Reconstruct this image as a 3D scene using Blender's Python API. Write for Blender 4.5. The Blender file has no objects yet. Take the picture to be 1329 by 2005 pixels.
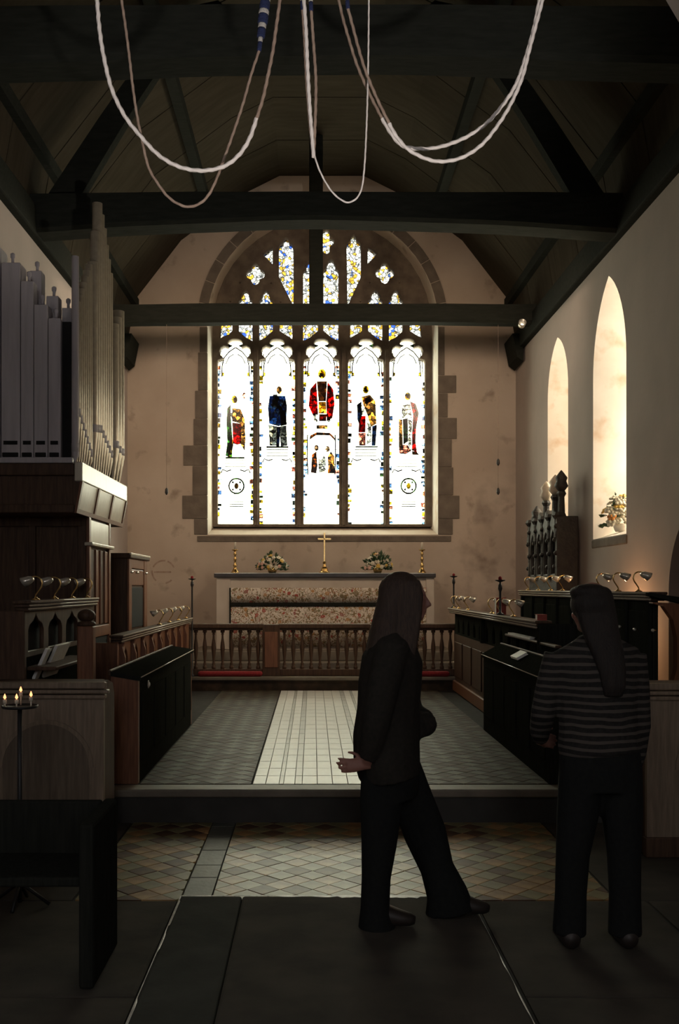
import bpy, bmesh, math, random
from mathutils import Vector, Matrix, noise as mnoise
random.seed(7)
S = bpy.context.scene
COL = S.collection
PI = math.pi

# ------------------------------------------------------------------ camera
F, VX, VY, CH = 1950.0, 612.0, 1150.0, 1.6       # focal length (px), vanishing point, eye height
cam_d = bpy.data.cameras.new('camera')
cam = bpy.data.objects.new('camera', cam_d); COL.objects.link(cam)
cam.location = (0, 0, CH); cam.rotation_euler = (PI/2, 0, 0)
cam_d.sensor_fit = 'HORIZONTAL'; cam_d.sensor_width = 36.0
cam_d.lens = 36.0*F/1329.0
cam_d.shift_x = (664.5-VX)/1329.0
cam_d.shift_y = (VY-1002.5)/1329.0
cam_d.clip_start = 0.05
S.camera = cam
# ------------------------------------------------------------------ sky, exposure
w = bpy.data.worlds.new('overcast_sky'); S.world = w; w.use_nodes = True
bg = w.node_tree.nodes['Background']
bg.inputs[0].default_value = (0.98, 0.985, 0.97, 1); bg.inputs[1].default_value = 16.0
vs = S.view_settings
vs.view_transform = 'Standard'; vs.look = 'None'; vs.gamma = 1.0; vs.use_curve_mapping = False
vs.exposure = 0.35
S.cycles.use_denoising = True
S.cycles.max_bounces = 10; S.cycles.diffuse_bounces = 5; S.cycles.glossy_bounces = 4
S.cycles.transmission_bounces = 4; S.cycles.transparent_max_bounces = 10
S.cycles.sample_clamp_indirect = 4.0; S.cycles.sample_clamp_direct = 0
S.cycles.caustics_reflective = False; S.cycles.caustics_refractive = False

def portal(name, loc, direction, sx, sy):
    l = bpy.data.lights.new(name, 'AREA'); l.shape = 'RECTANGLE'; l.size = sx; l.size_y = sy
    l.cycles.is_portal = True
    o = bpy.data.objects.new(name, l); COL.objects.link(o)
    o.location = loc; o.rotation_euler = Vector(direction).to_track_quat('-Z', 'Y').to_euler()
portal('portal_east', (0.14, 16.26, 4.7), (0, -1, 0), 3.7, 4.9)
portal('portal_lancet_a', (4.2, 12.94, 3.5), (-1, 0, 0), 0.6, 2.6)
portal('portal_lancet_b', (4.2, 10.70, 3.5), (-1, 0, 0), 0.6, 2.6)
portal('portal_nave_south', (4.32, -1.5, 3.6), (-1, 0, 0), 1.3, 2.2)
portal('portal_west', (.14, -5.45, 4.0), (0, 1, 0), 2.0, 3.6)
portal('portal_nave_north', (-4.02, 1.0, 3.6), (1, 0, 0), 1.3, 2.2)

def spot(name, loc, target, power, color, size=1.6, blend=1.0, radius=0.08):
    l = bpy.data.lights.new(name, 'SPOT'); l.energy = power; l.color = color
    l.spot_size = size; l.spot_blend = blend; l.shadow_soft_size = radius
    o = bpy.data.objects.new(name, l); COL.objects.link(o)
    o.location = loc; o.rotation_euler = (Vector(target)-Vector(loc)).to_track_quat('-Z', 'Y').to_euler()
    return o
WARM = (1.0, 0.74, 0.53)
sun_d = bpy.data.lights.new('sun', 'SUN'); sun_d.energy = 6; sun_d.color = (1.0, .91, .80); sun_d.angle = .16
sun = bpy.data.objects.new('sun', sun_d); COL.objects.link(sun); sun.location = (20, -8, 20)
sun.rotation_euler = Vector((-1, .95, -1.45)).to_track_quat('-Z', 'Y').to_euler()
spot('added_rope_light', (0.9, 0.9, .62), (0.1, 4.6, 3.75), 420, (1.0, .90, .82), .75, .6, .06)  # spot added behind the camera to brighten the ropes
spot('added_flood_a', (2.45, 10.62, 5.50), (0.6, 15.6, 3.0), 190, WARM, 2.0, 1.0, 0.35)  # both floods are added to warm the east wall
spot('added_flood_b', (-2.2, 10.62, 5.50), (-0.6, 15.6, 3.0), 190, WARM, 2.0, 1.0, 0.35)

# ------------------------------------------------------------------ helpers
def W(px, py, Y):                                  # a point seen at (px,py) that stands at depth Y
    return Vector(((px-VX)/F*Y, Y, CH-(py-VY)/F*Y))

def link(o): COL.objects.link(o); return o

class B:
    """collects shapes into one mesh"""
    def __init__(s): s.v = []; s.f = []; s.sm = []
    def add(s, vs_, fs, smooth=False):
        n = len(s.v); s.v += [tuple(v) for v in vs_]
        s.f += [tuple(i+n for i in f) for f in fs]; s.sm += [smooth]*len(fs); return s
    def box(s, x0, x1, y0, y1, z0, z1):
        return s.add([(x0,y0,z0),(x1,y0,z0),(x1,y1,z0),(x0,y1,z0),(x0,y0,z1),(x1,y0,z1),(x1,y1,z1),(x0,y1,z1)],
            [(0,3,2,1),(4,5,6,7),(0,1,5,4),(1,2,6,5),(2,3,7,6),(3,0,4,7)])
    def bbox(s, x0, x1, y0, y1, z0, z1, b=0.01):    # bevelled box
        bm = bmesh.new(); bmesh.ops.create_cube(bm, size=1)
        for v in bm.verts: v.co = ((x0+x1)/2+v.co.x*(x1-x0), (y0+y1)/2+v.co.y*(y1-y0), (z0+z1)/2+v.co.z*(z1-z0))
        b = min(b, .45*min(x1-x0, y1-y0, z1-z0))
        bmesh.ops.bevel(bm, geom=list(bm.edges), offset=b, segments=2, affect='EDGES', profile=.5)
        bm.verts.index_update()
        s.add([v.co[:] for v in bm.verts], [[v.index for v in f.verts] for f in bm.faces]); bm.free(); return s
    def lathe(s, prof, c=(0,0,0), n=16, smooth=True, m=None):
        """prof: list (r,z)"""
        vs_ = []; fs = []
        for r, z in prof:
            for k in range(n):
                a = 2*PI*k/n; vs_.append(Vector((r*math.cos(a), r*math.sin(a), z)))
        if m is not None: vs_ = [m @ v for v in vs_]
        vs_ = [v+Vector(c) for v in vs_]
        for i in range(len(prof)-1):
            for k in range(n):
                k2 = (k+1) % n
                fs.append((i*n+k, i*n+k2, (i+1)*n+k2, (i+1)*n+k))
        fs.append(tuple(reversed(range(n)))); fs.append(tuple((len(prof)-1)*n+k for k in range(n)))
        return s.add(vs_, fs, smooth)
    def tube(s, pts, r, n=8, smooth=True):
        pts = [Vector(p) for p in pts]
        rs = r if isinstance(r, (list, tuple)) else [r]*len(pts)
        vs_ = []; fs = []; up = None
        for i, p in enumerate(pts):
            t = (pts[min(i+1, len(pts)-1)]-pts[max(i-1, 0)]).normalized()
            if up is None: up = Vector((0,0,1)) if abs(t.z) < .9 else Vector((1,0,0))
            u = (up-t*up.dot(t)).normalized(); up = u; v = t.cross(u)
            for k in range(n):
                a = 2*PI*k/n; vs_.append(p+(u*math.cos(a)+v*math.sin(a))*rs[i])
        for i in range(len(pts)-1):
            for k in range(n):
                k2 = (k+1) % n; fs.append((i*n+k, i*n+k2, (i+1)*n+k2, (i+1)*n+k))
        fs.append(tuple(reversed(range(n)))); fs.append(tuple((len(pts)-1)*n+k for k in range(n)))
        return s.add(vs_, fs, smooth)
    def ell(s, c, rx, ry, rz, n=14, m=10, rot=None):
        vs_ = []; fs = []
        for i in range(m+1):
            th = PI*i/m
            for k in range(n):
                a = 2*PI*k/n
                p = Vector((rx*math.sin(th)*math.cos(a), ry*math.sin(th)*math.sin(a), rz*math.cos(th)))
                if rot: p = rot @ p
                vs_.append(p+Vector(c))
        for i in range(m):
            for k in range(n):
                k2 = (k+1) % n; fs.append((i*n+k, (i+1)*n+k, (i+1)*n+k2, i*n+k2))
        return s.add(vs_, fs, True)
    def loft(s, rings):
        """rings: list of (pos, ra, rb, side) ; elliptical cross sections along a path"""
        n = 16; vs_ = []; fs = []
        P = [Vector(r[0]) for r in rings]
        for i, rg in enumerate(rings):
            t = (P[min(i+1, len(P)-1)]-P[max(i-1, 0)]).normalized()
            sd = Vector(rg[3]) if len(rg) > 3 else Vector((0,1,0))
            u = (sd-t*sd.dot(t)).normalized(); v = t.cross(u)
            for k in range(n):
                a = 2*PI*k/n; vs_.append(P[i]+u*math.cos(a)*rg[1]+v*math.sin(a)*rg[2])
        for i in range(len(P)-1):
            for k in range(n):
                k2 = (k+1) % n; fs.append((i*n+k, i*n+k2, (i+1)*n+k2, (i+1)*n+k))
        fs.append(tuple(reversed(range(n)))); fs.append(tuple((len(P)-1)*n+k for k in range(n)))
        return s.add(vs_, fs, True)
    def prism(s, poly, y0, y1, m=None):
        """poly (u,v) in the x-z plane, from y0 to y1"""
        n = len(poly)
        vs_ = [Vector((u, y0, v)) for u, v in poly]+[Vector((u, y1, v)) for u, v in poly]
        if m is not None: vs_ = [m @ v for v in vs_]
        fs = [tuple(range(n)), tuple(reversed(range(n, 2*n)))]+[(i, i+n, (i+1) % n+n, (i+1) % n) for i in range(n)]
        return s.add(vs_, fs)
    def xf(s, m):
        s.v = [tuple(m @ Vector(v)) for v in s.v]; return s
    def mesh(s, name):
        me = bpy.data.meshes.new(name); me.from_pydata(s.v, [], s.f)
        me.polygons.foreach_set('use_smooth', s.sm); me.update()
        bm = bmesh.new(); bm.from_mesh(me); bmesh.ops.recalc_face_normals(bm, faces=bm.faces); bm.to_mesh(me); bm.free()
        return me

def obj(name, b, mat, parent=None, label=None):
    me = b.mesh(name) if isinstance(b, B) else b
    if mat and not me.materials: me.materials.append(mat)
    o = link(bpy.data.objects.new(name, me))
    if parent is not None:
        o.parent = parent
        o.matrix_parent_inverse = Matrix.Translation(-root_loc(parent))
    if label: o['label'] = label
    return o
def root_loc(p):
    l = Vector((0,0,0))
    while p is not None: l += Vector(p.location)+p.matrix_parent_inverse.translation; p = p.parent
    return l
def lobj(name, b, mat, parent):                     # child whose mesh is in the parent's own coordinates
    me = b.mesh(name) if isinstance(b, B) else b
    if mat and not me.materials: me.materials.append(mat)
    o = link(bpy.data.objects.new(name, me)); o.parent = parent; return o
def tag(o, label, cat, group=None):
    o['label'] = label; o['category'] = cat
    if group: o['group'] = group
    return o
def thing(name, label, cat, loc=(0,0,0), group=None, rz=0):
    o = link(bpy.data.objects.new(name, None)); o.empty_display_size = .05
    o.location = loc; o.rotation_euler = (0,0,rz); return tag(o, label, cat, group)
def struct(o): o['kind'] = 'structure'; return o
def dup(root, loc, label, group=None, rz=None):
    r = link(root.copy()); r.location = loc; r['label'] = label
    if rz is not None: r.rotation_euler = (0,0,rz)
    if group: r['group'] = group
    for ch in list(root.children):
        c = link(ch.copy()); c.parent = r
        for g in list(ch.children):
            d = link(g.copy()); d.parent = c
    return r
def plate_mesh(name, outer, holes, t, m, bevel=0.0):
    """flat plate with openings: outlines in (u,v); thickness t along w; m maps (u,v,w) to the world"""
    cu = bpy.data.curves.new(name, 'CURVE'); cu.dimensions = '2D'; cu.fill_mode = 'BOTH'
    cu.extrude = max(t/2-bevel, .0005); cu.bevel_depth = bevel; cu.bevel_resolution = 0
    for poly in [outer]+holes:
        sp = cu.splines.new('POLY'); sp.points.add(len(poly)-1); sp.use_cyclic_u = True
        for p, (u, v) in zip(sp.points, poly): p.co = (u, v, 0, 1)
    o = link(bpy.data.objects.new(name, cu))
    dg = bpy.context.evaluated_depsgraph_get(); dg.update()
    me = bpy.data.meshes.new_from_object(o.evaluated_get(dg))
    bpy.data.objects.remove(o); bpy.data.curves.remove(cu)
    me.transform(m); me.name = name
    bm = bmesh.new(); bm.from_mesh(me); bmesh.ops.remove_doubles(bm, verts=bm.verts, dist=1e-5)
    bmesh.ops.recalc_face_normals(bm, faces=bm.faces); bm.to_mesh(me); bm.free()
    me.materials.clear()
    return me
XZ = lambda Y: Matrix(((1,0,0,0),(0,0,-1,Y),(0,1,0,0),(0,0,0,1)))          # (u,v) -> x,z at depth Y
YZ = lambda X: Matrix(((0,0,1,X),(1,0,0,0),(0,1,0,0),(0,0,0,1)))           # (u,v) -> y,z at X
def boolcut(o, cutters):
    cs = []
    for c in cutters:
        co = link(bpy.data.objects.new('cutter', c.mesh('cutter'))); cs.append(co)
        md = o.modifiers.new('cut', 'BOOLEAN'); md.object = co; md.operation = 'DIFFERENCE'; md.solver = 'EXACT'
    dg = bpy.context.evaluated_depsgraph_get(); dg.update()
    me = bpy.data.meshes.new_from_object(o.evaluated_get(dg))
    o.modifiers.clear(); o.data = me
    for c in cs: bpy.data.objects.remove(c)
def remesh(b, voxel, smooth=2, name='body'):
    o = link(bpy.data.objects.new('tmp', b.mesh(name)))
    md = o.modifiers.new('r', 'REMESH'); md.mode = 'VOXEL'; md.voxel_size = voxel; md.use_smooth_shade = True
    if smooth:
        sm = o.modifiers.new('s', 'SMOOTH'); sm.iterations = smooth; sm.factor = .5
    dg = bpy.context.evaluated_depsgraph_get(); dg.update()
    me = bpy.data.meshes.new_from_object(o.evaluated_get(dg)); me.name = name
    bpy.data.objects.remove(o); return me
def arch(hw, z0, zs, za, n=10, cx=0.0):
    """pointed arch outline (u,v), counter-clockwise from bottom left"""
    h = za-zs; c = (h*h-hw*hw)/(2*hw); r = hw+c     # centres at +-c beyond the middle
    a1 = math.atan2(h, c)
    right = [(cx-c+r*math.cos(a1*k/n), zs+r*math.sin(a1*k/n)) for k in range(n+1)]
    left = [(2*cx-u, v) for u, v in reversed(right[:-1])]
    return [(cx-hw, z0), (cx+hw, z0)]+right+left

# ------------------------------------------------------------------ materials
def mat(name, col, col2=None, rough=.6, scale=8, metal=0, bump=.0, bscale=None, spec=.5, detail=6, stretch=None, lo=.35, hi=.7, sheen=0):
    m = bpy.data.materials.new(name); m.use_nodes = True; nt = m.node_tree; p = nt.nodes['Principled BSDF']
    N = nt.nodes.new; L = nt.links.new
    tc = N('ShaderNodeTexCoord'); mp = N('ShaderNodeMapping'); L(tc.outputs['Object'], mp.inputs[0])
    if stretch: mp.inputs['Scale'].default_value = stretch
    nz = N('ShaderNodeTexNoise'); nz.inputs['Scale'].default_value = scale; nz.inputs['Detail'].default_value = detail
    L(mp.outputs[0], nz.inputs['Vector'])
    cr = N('ShaderNodeValToRGB'); L(nz.outputs['Fac'], cr.inputs[0])
    c2 = col2 or tuple(c*.75 for c in col)
    cr.color_ramp.elements[0].position = lo; cr.color_ramp.elements[1].position = hi
    cr.color_ramp.elements[0].color = (*c2, 1); cr.color_ramp.elements[1].color = (*col, 1)
    L(cr.outputs[0], p.inputs['Base Color'])
    p.inputs['Roughness'].default_value = rough; p.inputs['Metallic'].default_value = metal
    p.inputs['Specular IOR Level'].default_value = spec
    if bump:
        n2 = N('ShaderNodeTexNoise'); n2.inputs['Scale'].default_value = bscale or scale*4; n2.inputs['Detail'].default_value = 4
        L(mp.outputs[0], n2.inputs['Vector'])
        bp = N('ShaderNodeBump'); bp.inputs['Strength'].default_value = bump; bp.inputs['Distance'].default_value = .02
        L(n2.outputs['Fac'], bp.inputs['Height']); L(bp.outputs[0], p.inputs['Normal'])
    m['nz'] = 1
    return m
def wood(name, col, col2, rough=.38, grain=(18, 18, 1.5), spec=.5):
    return mat(name, col, col2, rough=rough, scale=3, bump=.08, bscale=12, stretch=grain, spec=spec)
def glass(name, col, col2=None, scale=9, vor=0.0, lead=0.0, mono=False):
    """coloured window glass: light passes straight through, tinted"""
    m = bpy.data.materials.new(name); m.use_nodes = True; nt = m.node_tree; N = nt.nodes.new; L = nt.links.new
    nt.nodes.remove(nt.nodes['Principled BSDF'])
    out = nt.nodes['Material Output']; tr = N('ShaderNodeBsdfTransparent'); gl = N('ShaderNodeBsdfGlossy')
    gl.inputs['Roughness'].default_value = .15; gl.inputs['Color'].default_value = (.3,.3,.3,1)
    mx = N('ShaderNodeMixShader'); mx.inputs[0].default_value = .06
    tc = N('ShaderNodeTexCoord'); nz = N('ShaderNodeTexNoise'); nz.inputs['Scale'].default_value = scale
    L(tc.outputs['Object'], nz.inputs['Vector'])
    cr = N('ShaderNodeValToRGB'); c2 = col2 or tuple(c*.7 for c in col)
    cr.color_ramp.elements[0].color = (*c2, 1); cr.color_ramp.elements[1].color = (*col, 1)
    cr.color_ramp.elements[0].position = .4; cr.color_ramp.elements[1].position = .6
    L(nz.outputs['Fac'], cr.inputs[0]); colout = cr.outputs[0]
    if vor:                                       # little quarries with dark leads between them
        vo = N('ShaderNodeTexVoronoi'); vo.inputs['Scale'].default_value = vor
        L(tc.outputs['Object'], vo.inputs['Vector'])
        hs = N('ShaderNodeValToRGB'); e = hs.color_ramp
        e.interpolation = 'CONSTANT'
        e.elements[0].color = (1,1,1,1); e.elements[1].position = .68; e.elements[1].color = (1,.72,.25,1)
        if mono:
            e.elements[0].color = (.35,.35,.35,1); e.elements[1].position = .3; e.elements[1].color = (1,1,1,1)
        for pos, c in (((.55,(2.2,2.0,1.6,1)), (.8,(.6,.6,.6,1))) if mono else ((.86,(.25,.4,.9,1)), (.92,(1,.95,.8,1)))):
            q = e.elements.new(pos); q.color = c
        sx = N('ShaderNodeSeparateColor'); L(vo.outputs['Color'], sx.inputs[0]); L(sx.outputs[0], hs.inputs[0])
        v2 = N('ShaderNodeTexVoronoi'); v2.feature = 'DISTANCE_TO_EDGE'; v2.inputs['Scale'].default_value = vor
        L(tc.outputs['Object'], v2.inputs['Vector'])
        gt = N('ShaderNodeMath'); gt.operation = 'GREATER_THAN'; gt.inputs[1].default_value = lead
        L(v2.outputs['Distance'], gt.inputs[0])
        m1 = N('ShaderNodeMix'); m1.data_type = 'RGBA'; m1.blend_type = 'MULTIPLY'; m1.inputs[0].default_value = 1
        L(colout, m1.inputs[6]); L(hs.outputs[0], m1.inputs[7])
        m2 = N('ShaderNodeMix'); m2.data_type = 'RGBA'; m2.inputs[6].default_value = (.03,.03,.03,1)
        L(gt.outputs[0], m2.inputs[0]); L(m1.outputs[2], m2.inputs[7]); colout = m2.outputs[2]
    L(colout, tr.inputs[0]); L(tr.outputs[0], mx.inputs[1]); L(gl.outputs[0], mx.inputs[2]); L(mx.outputs[0], out.inputs[0])
    return m
def emit(name, col, strength):
    m = bpy.data.materials.new(name); m.use_nodes = True; p = m.node_tree.nodes['Principled BSDF']
    p.inputs['Base Color'].default_value = (*col, 1); p.inputs['Emission Color'].default_value = (*col, 1)
    p.inputs['Emission Strength'].default_value = strength; return m

M = {}
M['plaster'] = mat('cream_plaster', (.58,.495,.405), (.48,.395,.315), rough=.9, scale=1.3, bump=.15, bscale=9, spec=.2)
M['plaster_s'] = mat('pale_plaster', (.50,.435,.395), (.42,.365,.33), rough=.9, scale=1.1, bump=.12, bscale=9, spec=.2)
M['reveal'] = mat('limewashed_reveal', (.82,.78,.71), (.74,.68,.60), rough=.9, scale=2.5, spec=.2, bump=.1)
M['stone'] = mat('brown_dressed_stone', (.21,.175,.14), (.145,.12,.095), rough=.85, scale=5, bump=.3, bscale=30, spec=.25)
M['tracery'] = mat('weathered_tracery_stone', (.20,.16,.12), (.12,.095,.075), rough=.85, scale=6, bump=.2, bscale=30, spec=.25)
M['roofwood'] = wood('dark_roof_oak', (.028,.030,.025), (.020,.022,.018), rough=.9, grain=(2,10,10), spec=.05)
M['roofpanel'] = mat('smoked_ceiling_boards', (.054,.045,.032), (.040,.034,.024), rough=.95, scale=2, stretch=(1,6,1), spec=.05)
M['oak'] = wood('dark_brown_oak', (.105,.062,.038), (.06,.034,.022), rough=.5, spec=.2)
M['oak_red'] = wood('reddish_brown_oak', (.25,.11,.055), (.15,.062,.032), rough=.4, spec=.35)
M['oak_pale'] = wood('pale_oak', (.26,.20,.14), (.17,.125,.085), rough=.45)
M['oak_black'] = wood('blackened_oak', (.026,.027,.023), (.018,.019,.016), rough=.85, spec=.0)
M['pipe_paint'] = mat('lilac_grey_painted_pipe_wood', (.50,.47,.49), (.42,.39,.41), rough=.6, scale=4, stretch=(6,6,.6))
M['pipe_metal'] = mat('spotted_pipe_metal', (.62,.55,.42), (.50,.43,.32), rough=.38, metal=.35, scale=20)
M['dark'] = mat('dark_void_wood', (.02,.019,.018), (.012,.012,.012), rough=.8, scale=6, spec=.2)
M['organ_pale'] = wood('pale_polished_organ_oak', (.66,.62,.50), (.56,.51,.40), rough=.3)
M['brass'] = mat('polished_brass', (.78,.53,.22), (.55,.36,.13), rough=.25, metal=1, scale=14)
M['steel'] = mat('polished_shade_metal', (.86,.83,.74), (.74,.70,.60), rough=.25, metal=.6, scale=10)
M['iron'] = mat('black_wrought_iron', (.02,.02,.02), (.012,.012,.012), rough=.5, scale=12)
M['bulb'] = mat('white_opal_bulb', (.85,.83,.78), (.8,.78,.72), rough=.15, scale=10)
M['wax'] = mat('ivory_candle_wax', (.72,.66,.54), (.66,.6,.47), rough=.5, scale=10)
M['flame'] = emit('candle_flame', (1.0,.36,.14), 2.2)
M['white_paint'] = mat('cream_painted_altar_stone', (.60,.53,.45), (.53,.46,.38), rough=.6, scale=4)
M['altar_top'] = mat('dark_altar_slab', (.06,.055,.055), (.04,.038,.038), rough=.35, scale=8)
M['red'] = mat('crimson_kneeler_cloth', (.30,.018,.022), (.20,.012,.016), rough=.9, scale=40)
M['book'] = mat('white_book_paper', (.82,.81,.78), (.74,.73,.69), rough=.6, scale=20)
M['book_red'] = mat('red_book_cloth', (.38,.06,.035), (.28,.04,.025), rough=.6, scale=20)
M['leaf'] = mat('dark_green_leaf', (.07,.12,.05), (.035,.07,.03), rough=.5, scale=14)
M['petal'] = mat('cream_petal', (.72,.68,.56), (.62,.56,.42), rough=.6, scale=16)
M['petal_y'] = mat('yellow_petal', (.72,.50,.12), (.6,.38,.08), rough=.6, scale=16)
M['petal_p'] = mat('blush_pink_petal', (.70,.46,.38), (.6,.36,.28), rough=.6, scale=16)
M['petal_o'] = mat('orange_petal', (.75,.32,.08), (.65,.24,.05), rough=.6, scale=16)
M['rope_w'] = mat('white_rope', (.84,.79,.75), (.74,.69,.65), rough=.75, scale=30)
M['rope_h'] = mat('brown_hemp_rope', (.36,.27,.21), (.28,.20,.155), rough=.85, scale=30)
M['sally_b'] = mat('navy_blue_wool', (.018,.03,.10), (.012,.02,.07), rough=.95, scale=60, bump=.6, bscale=200)
M['sally_w'] = mat('white_wool', (.55,.53,.50), (.45,.43,.4), rough=.95, scale=60, bump=.6, bscale=200)
M['mortar'] = mat('dark_floor_bedding', (.05,.048,.042), (.035,.033,.03), rough=.9, scale=10, spec=.2)
M['tile_g'] = mat('grey_green_floor_tile', (.29,.255,.125), (.16,.145,.075), rough=.40, scale=7, bump=.02, spec=.28)
M['tile_t'] = mat('tan_floor_tile', (.48,.30,.125), (.24,.13,.055), rough=.40, scale=7, bump=.02, spec=.28)
M['tile_b'] = mat('brown_floor_tile', (.15,.08,.045), (.075,.04,.025), rough=.42, scale=9, bump=.02, spec=.22)
M['tile_c'] = mat('worn_chancel_tile', (.10,.085,.054), (.038,.034,.024), rough=.5, scale=9, spec=.14)
M['tile_d'] = mat('dark_chancel_tile', (.075,.048,.03), (.032,.025,.018), rough=.55, scale=9, spec=.12)
M['slate'] = mat('green_grey_slate', (.13,.14,.12), (.09,.097,.085), rough=.5, scale=6, bump=.1)
M['pale_tile'] = mat('pale_polished_paving', (.70,.69,.63), (.60,.59,.54), rough=.36, scale=6, bump=.015, spec=1.0)
M['pale_tile2'] = mat('white_polished_paving', (.82,.81,.76), (.74,.73,.68), rough=.34, scale=6, bump=.015, spec=1.0)
M['grey_tile'] = mat('grey_polished_paving', (.44,.43,.39), (.34,.34,.31), rough=.36, scale=6, bump=.015, spec=1.0)
M['slab'] = mat('dark_ledger_stone', (.062,.064,.055), (.044,.046,.04), rough=.85, scale=4, bump=.12, spec=.08)
M['slab2'] = mat('brownish_ledger_stone', (.085,.075,.06), (.055,.05,.042), rough=.85, scale=4, bump=.12, spec=.08)
M['rim_highlight'] = mat('worn_edge_painted_highlight', (.80,.79,.70), (.5,.49,.43), rough=.3, scale=18, bump=.2)  # worn edge, pale to paint the light it catches
M['nosing'] = mat('stone_step_nosing', (.20,.17,.13), (.14,.12,.09), rough=.55, scale=6, bump=.1)
M['riser'] = mat('dark_step_riser', (.05,.047,.042), (.035,.034,.03), rough=.8, scale=6)
M['carve'] = mat('dark_carved_oak', (.042,.036,.028), (.022,.020,.017), rough=.6, scale=14, bump=.5, bscale=40)
M['finial_pale'] = mat('gilded_pale_finial', (.70,.62,.50), (.5,.42,.3), rough=.5, scale=14)
M['skin'] = mat('skin', (.30,.14,.105), (.25,.115,.085), rough=.5, scale=10)
M['coat'] = mat('black_brown_coat_wool', (.034,.030,.025), (.024,.022,.019), rough=.95, scale=50, spec=.1)
M['trouser'] = mat('black_trouser_cloth', (.018,.019,.018), (.013,.014,.014), rough=.95, scale=50, spec=.1)
M['shoe'] = mat('dark_shoe_leather', (.03,.022,.018), (.02,.015,.012), rough=.5, scale=20)
M['hair'] = mat('dark_brown_hair', (.075,.048,.034), (.036,.024,.018), rough=.55, scale=6, stretch=(22,22,1.2), bump=.4, bscale=16, spec=.3)
M['hair2'] = mat('black_brown_hair', (.030,.023,.018), (.016,.013,.012), rough=.6, scale=6, stretch=(22,22,1.2), bump=.4, bscale=16, spec=.3)
M['stain'] = mat('faded_red_brown_wall_paint', (.30,.20,.15), (.42,.32,.25), rough=.9, scale=14)

# stains on the east plaster: damp, grey patches (worn plaster, right of the window)
def stain_plaster(m, col, scale, lo, hi, z0=None, z1=None, x0=None, x1=None):
    nt = m.node_tree; N = nt.nodes.new; L = nt.links.new; p = nt.nodes['Principled BSDF']
    old = p.inputs['Base Color'].links[0].from_socket
    tc = N('ShaderNodeTexCoord'); nz = N('ShaderNodeTexNoise'); nz.inputs['Scale'].default_value = scale; nz.inputs['Detail'].default_value = 8
    L(tc.outputs['Object'], nz.inputs['Vector'])
    mr = N('ShaderNodeMapRange'); mr.inputs[1].default_value = lo; mr.inputs[2].default_value = hi; mr.clamp = True
    L(nz.outputs['Fac'], mr.inputs[0]); fac = mr.outputs[0]
    sp = N('ShaderNodeSeparateXYZ'); L(tc.outputs['Object'], sp.inputs[0])
    def ramp(sock, a, b, fac):
        r = N('ShaderNodeMapRange'); r.inputs[1].default_value = a; r.inputs[2].default_value = b; r.clamp = True; L(sock, r.inputs[0])
        mu = N('ShaderNodeMath'); mu.operation = 'MULTIPLY'; L(r.outputs[0], mu.inputs[0]); L(fac, mu.inputs[1]); return mu.outputs[0]
    if z0 is not None: fac = ramp(sp.outputs[2], z0, z1, fac)
    if x0 is not None: fac = ramp(sp.outputs[0], x0, x1, fac)
    mx = N('ShaderNodeMix'); mx.data_type = 'RGBA'; L(fac, mx.inputs[0]); L(old, mx.inputs[6]); mx.inputs[7].default_value = (*col, 1)
    L(mx.outputs[2], p.inputs['Base Color'])
stain_plaster(M['plaster'], (.26,.20,.16), 2.6, .50, .72, 4.2, 2.4, 1.6, 2.6)
stain_plaster(M['plaster'], (.34,.27,.21), 3.4, .60, .74)
stain_plaster(M['reveal'], (.62,.46,.32), 3.2, .56, .74)

# ------------------------------------------------------------------ the shell
CX, XL, XR, YE, ZC = .14, -2.90, 3.18, 15.6, .225
NAVE_L, NAVE_R = -3.6, 3.9
YA = 5.55                                            # chancel arch wall
# east wall with its window opening
ew = obj('wall_east', B().box(-3.9, 4.1, YE, YE+.62, -.3, 8.6), M['plaster']); struct(ew)
def semi(hw, z0, zs, n=20, cx=CX):
    r = [(cx+hw*math.cos(PI*k/n), zs+hw*1.0*math.sin(PI*k/n)) for k in range(n+1)]
    return [(cx-hw, z0), (cx+hw, z0)]+r
def loftcut(p0, p1, place):
    n = len(p0); b = B()
    vs_ = [place(u, v, 0) for u, v in p0]+[place(u, v, 1) for u, v in p1]
    b.add(vs_, [tuple(range(n)), tuple(reversed(range(n, 2*n)))]+[(i, i+n, (i+1) % n+n, (i+1) % n) for i in range(n)])
    return b
WIN_HW = 1.81                                       # opening at the wall face
inner = semi(WIN_HW, 2.42, 5.70, cx=.155); outer = semi(1.715, 2.62, 5.80, cx=.150)
boolcut(ew, [loftcut(inner, outer, lambda u, v, k: (u, YE-.02+k*.70, v))])
ew.data.materials.clear(); ew.data.materials.append(M['plaster']); ew.data.materials.append(M['reveal'])
for p in ew.data.polygons:
    if abs(p.normal.x) > .9 and 2.4 < p.center.z < 5.9 and abs(p.center.x) < 2.2: p.material_index = 1
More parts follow.
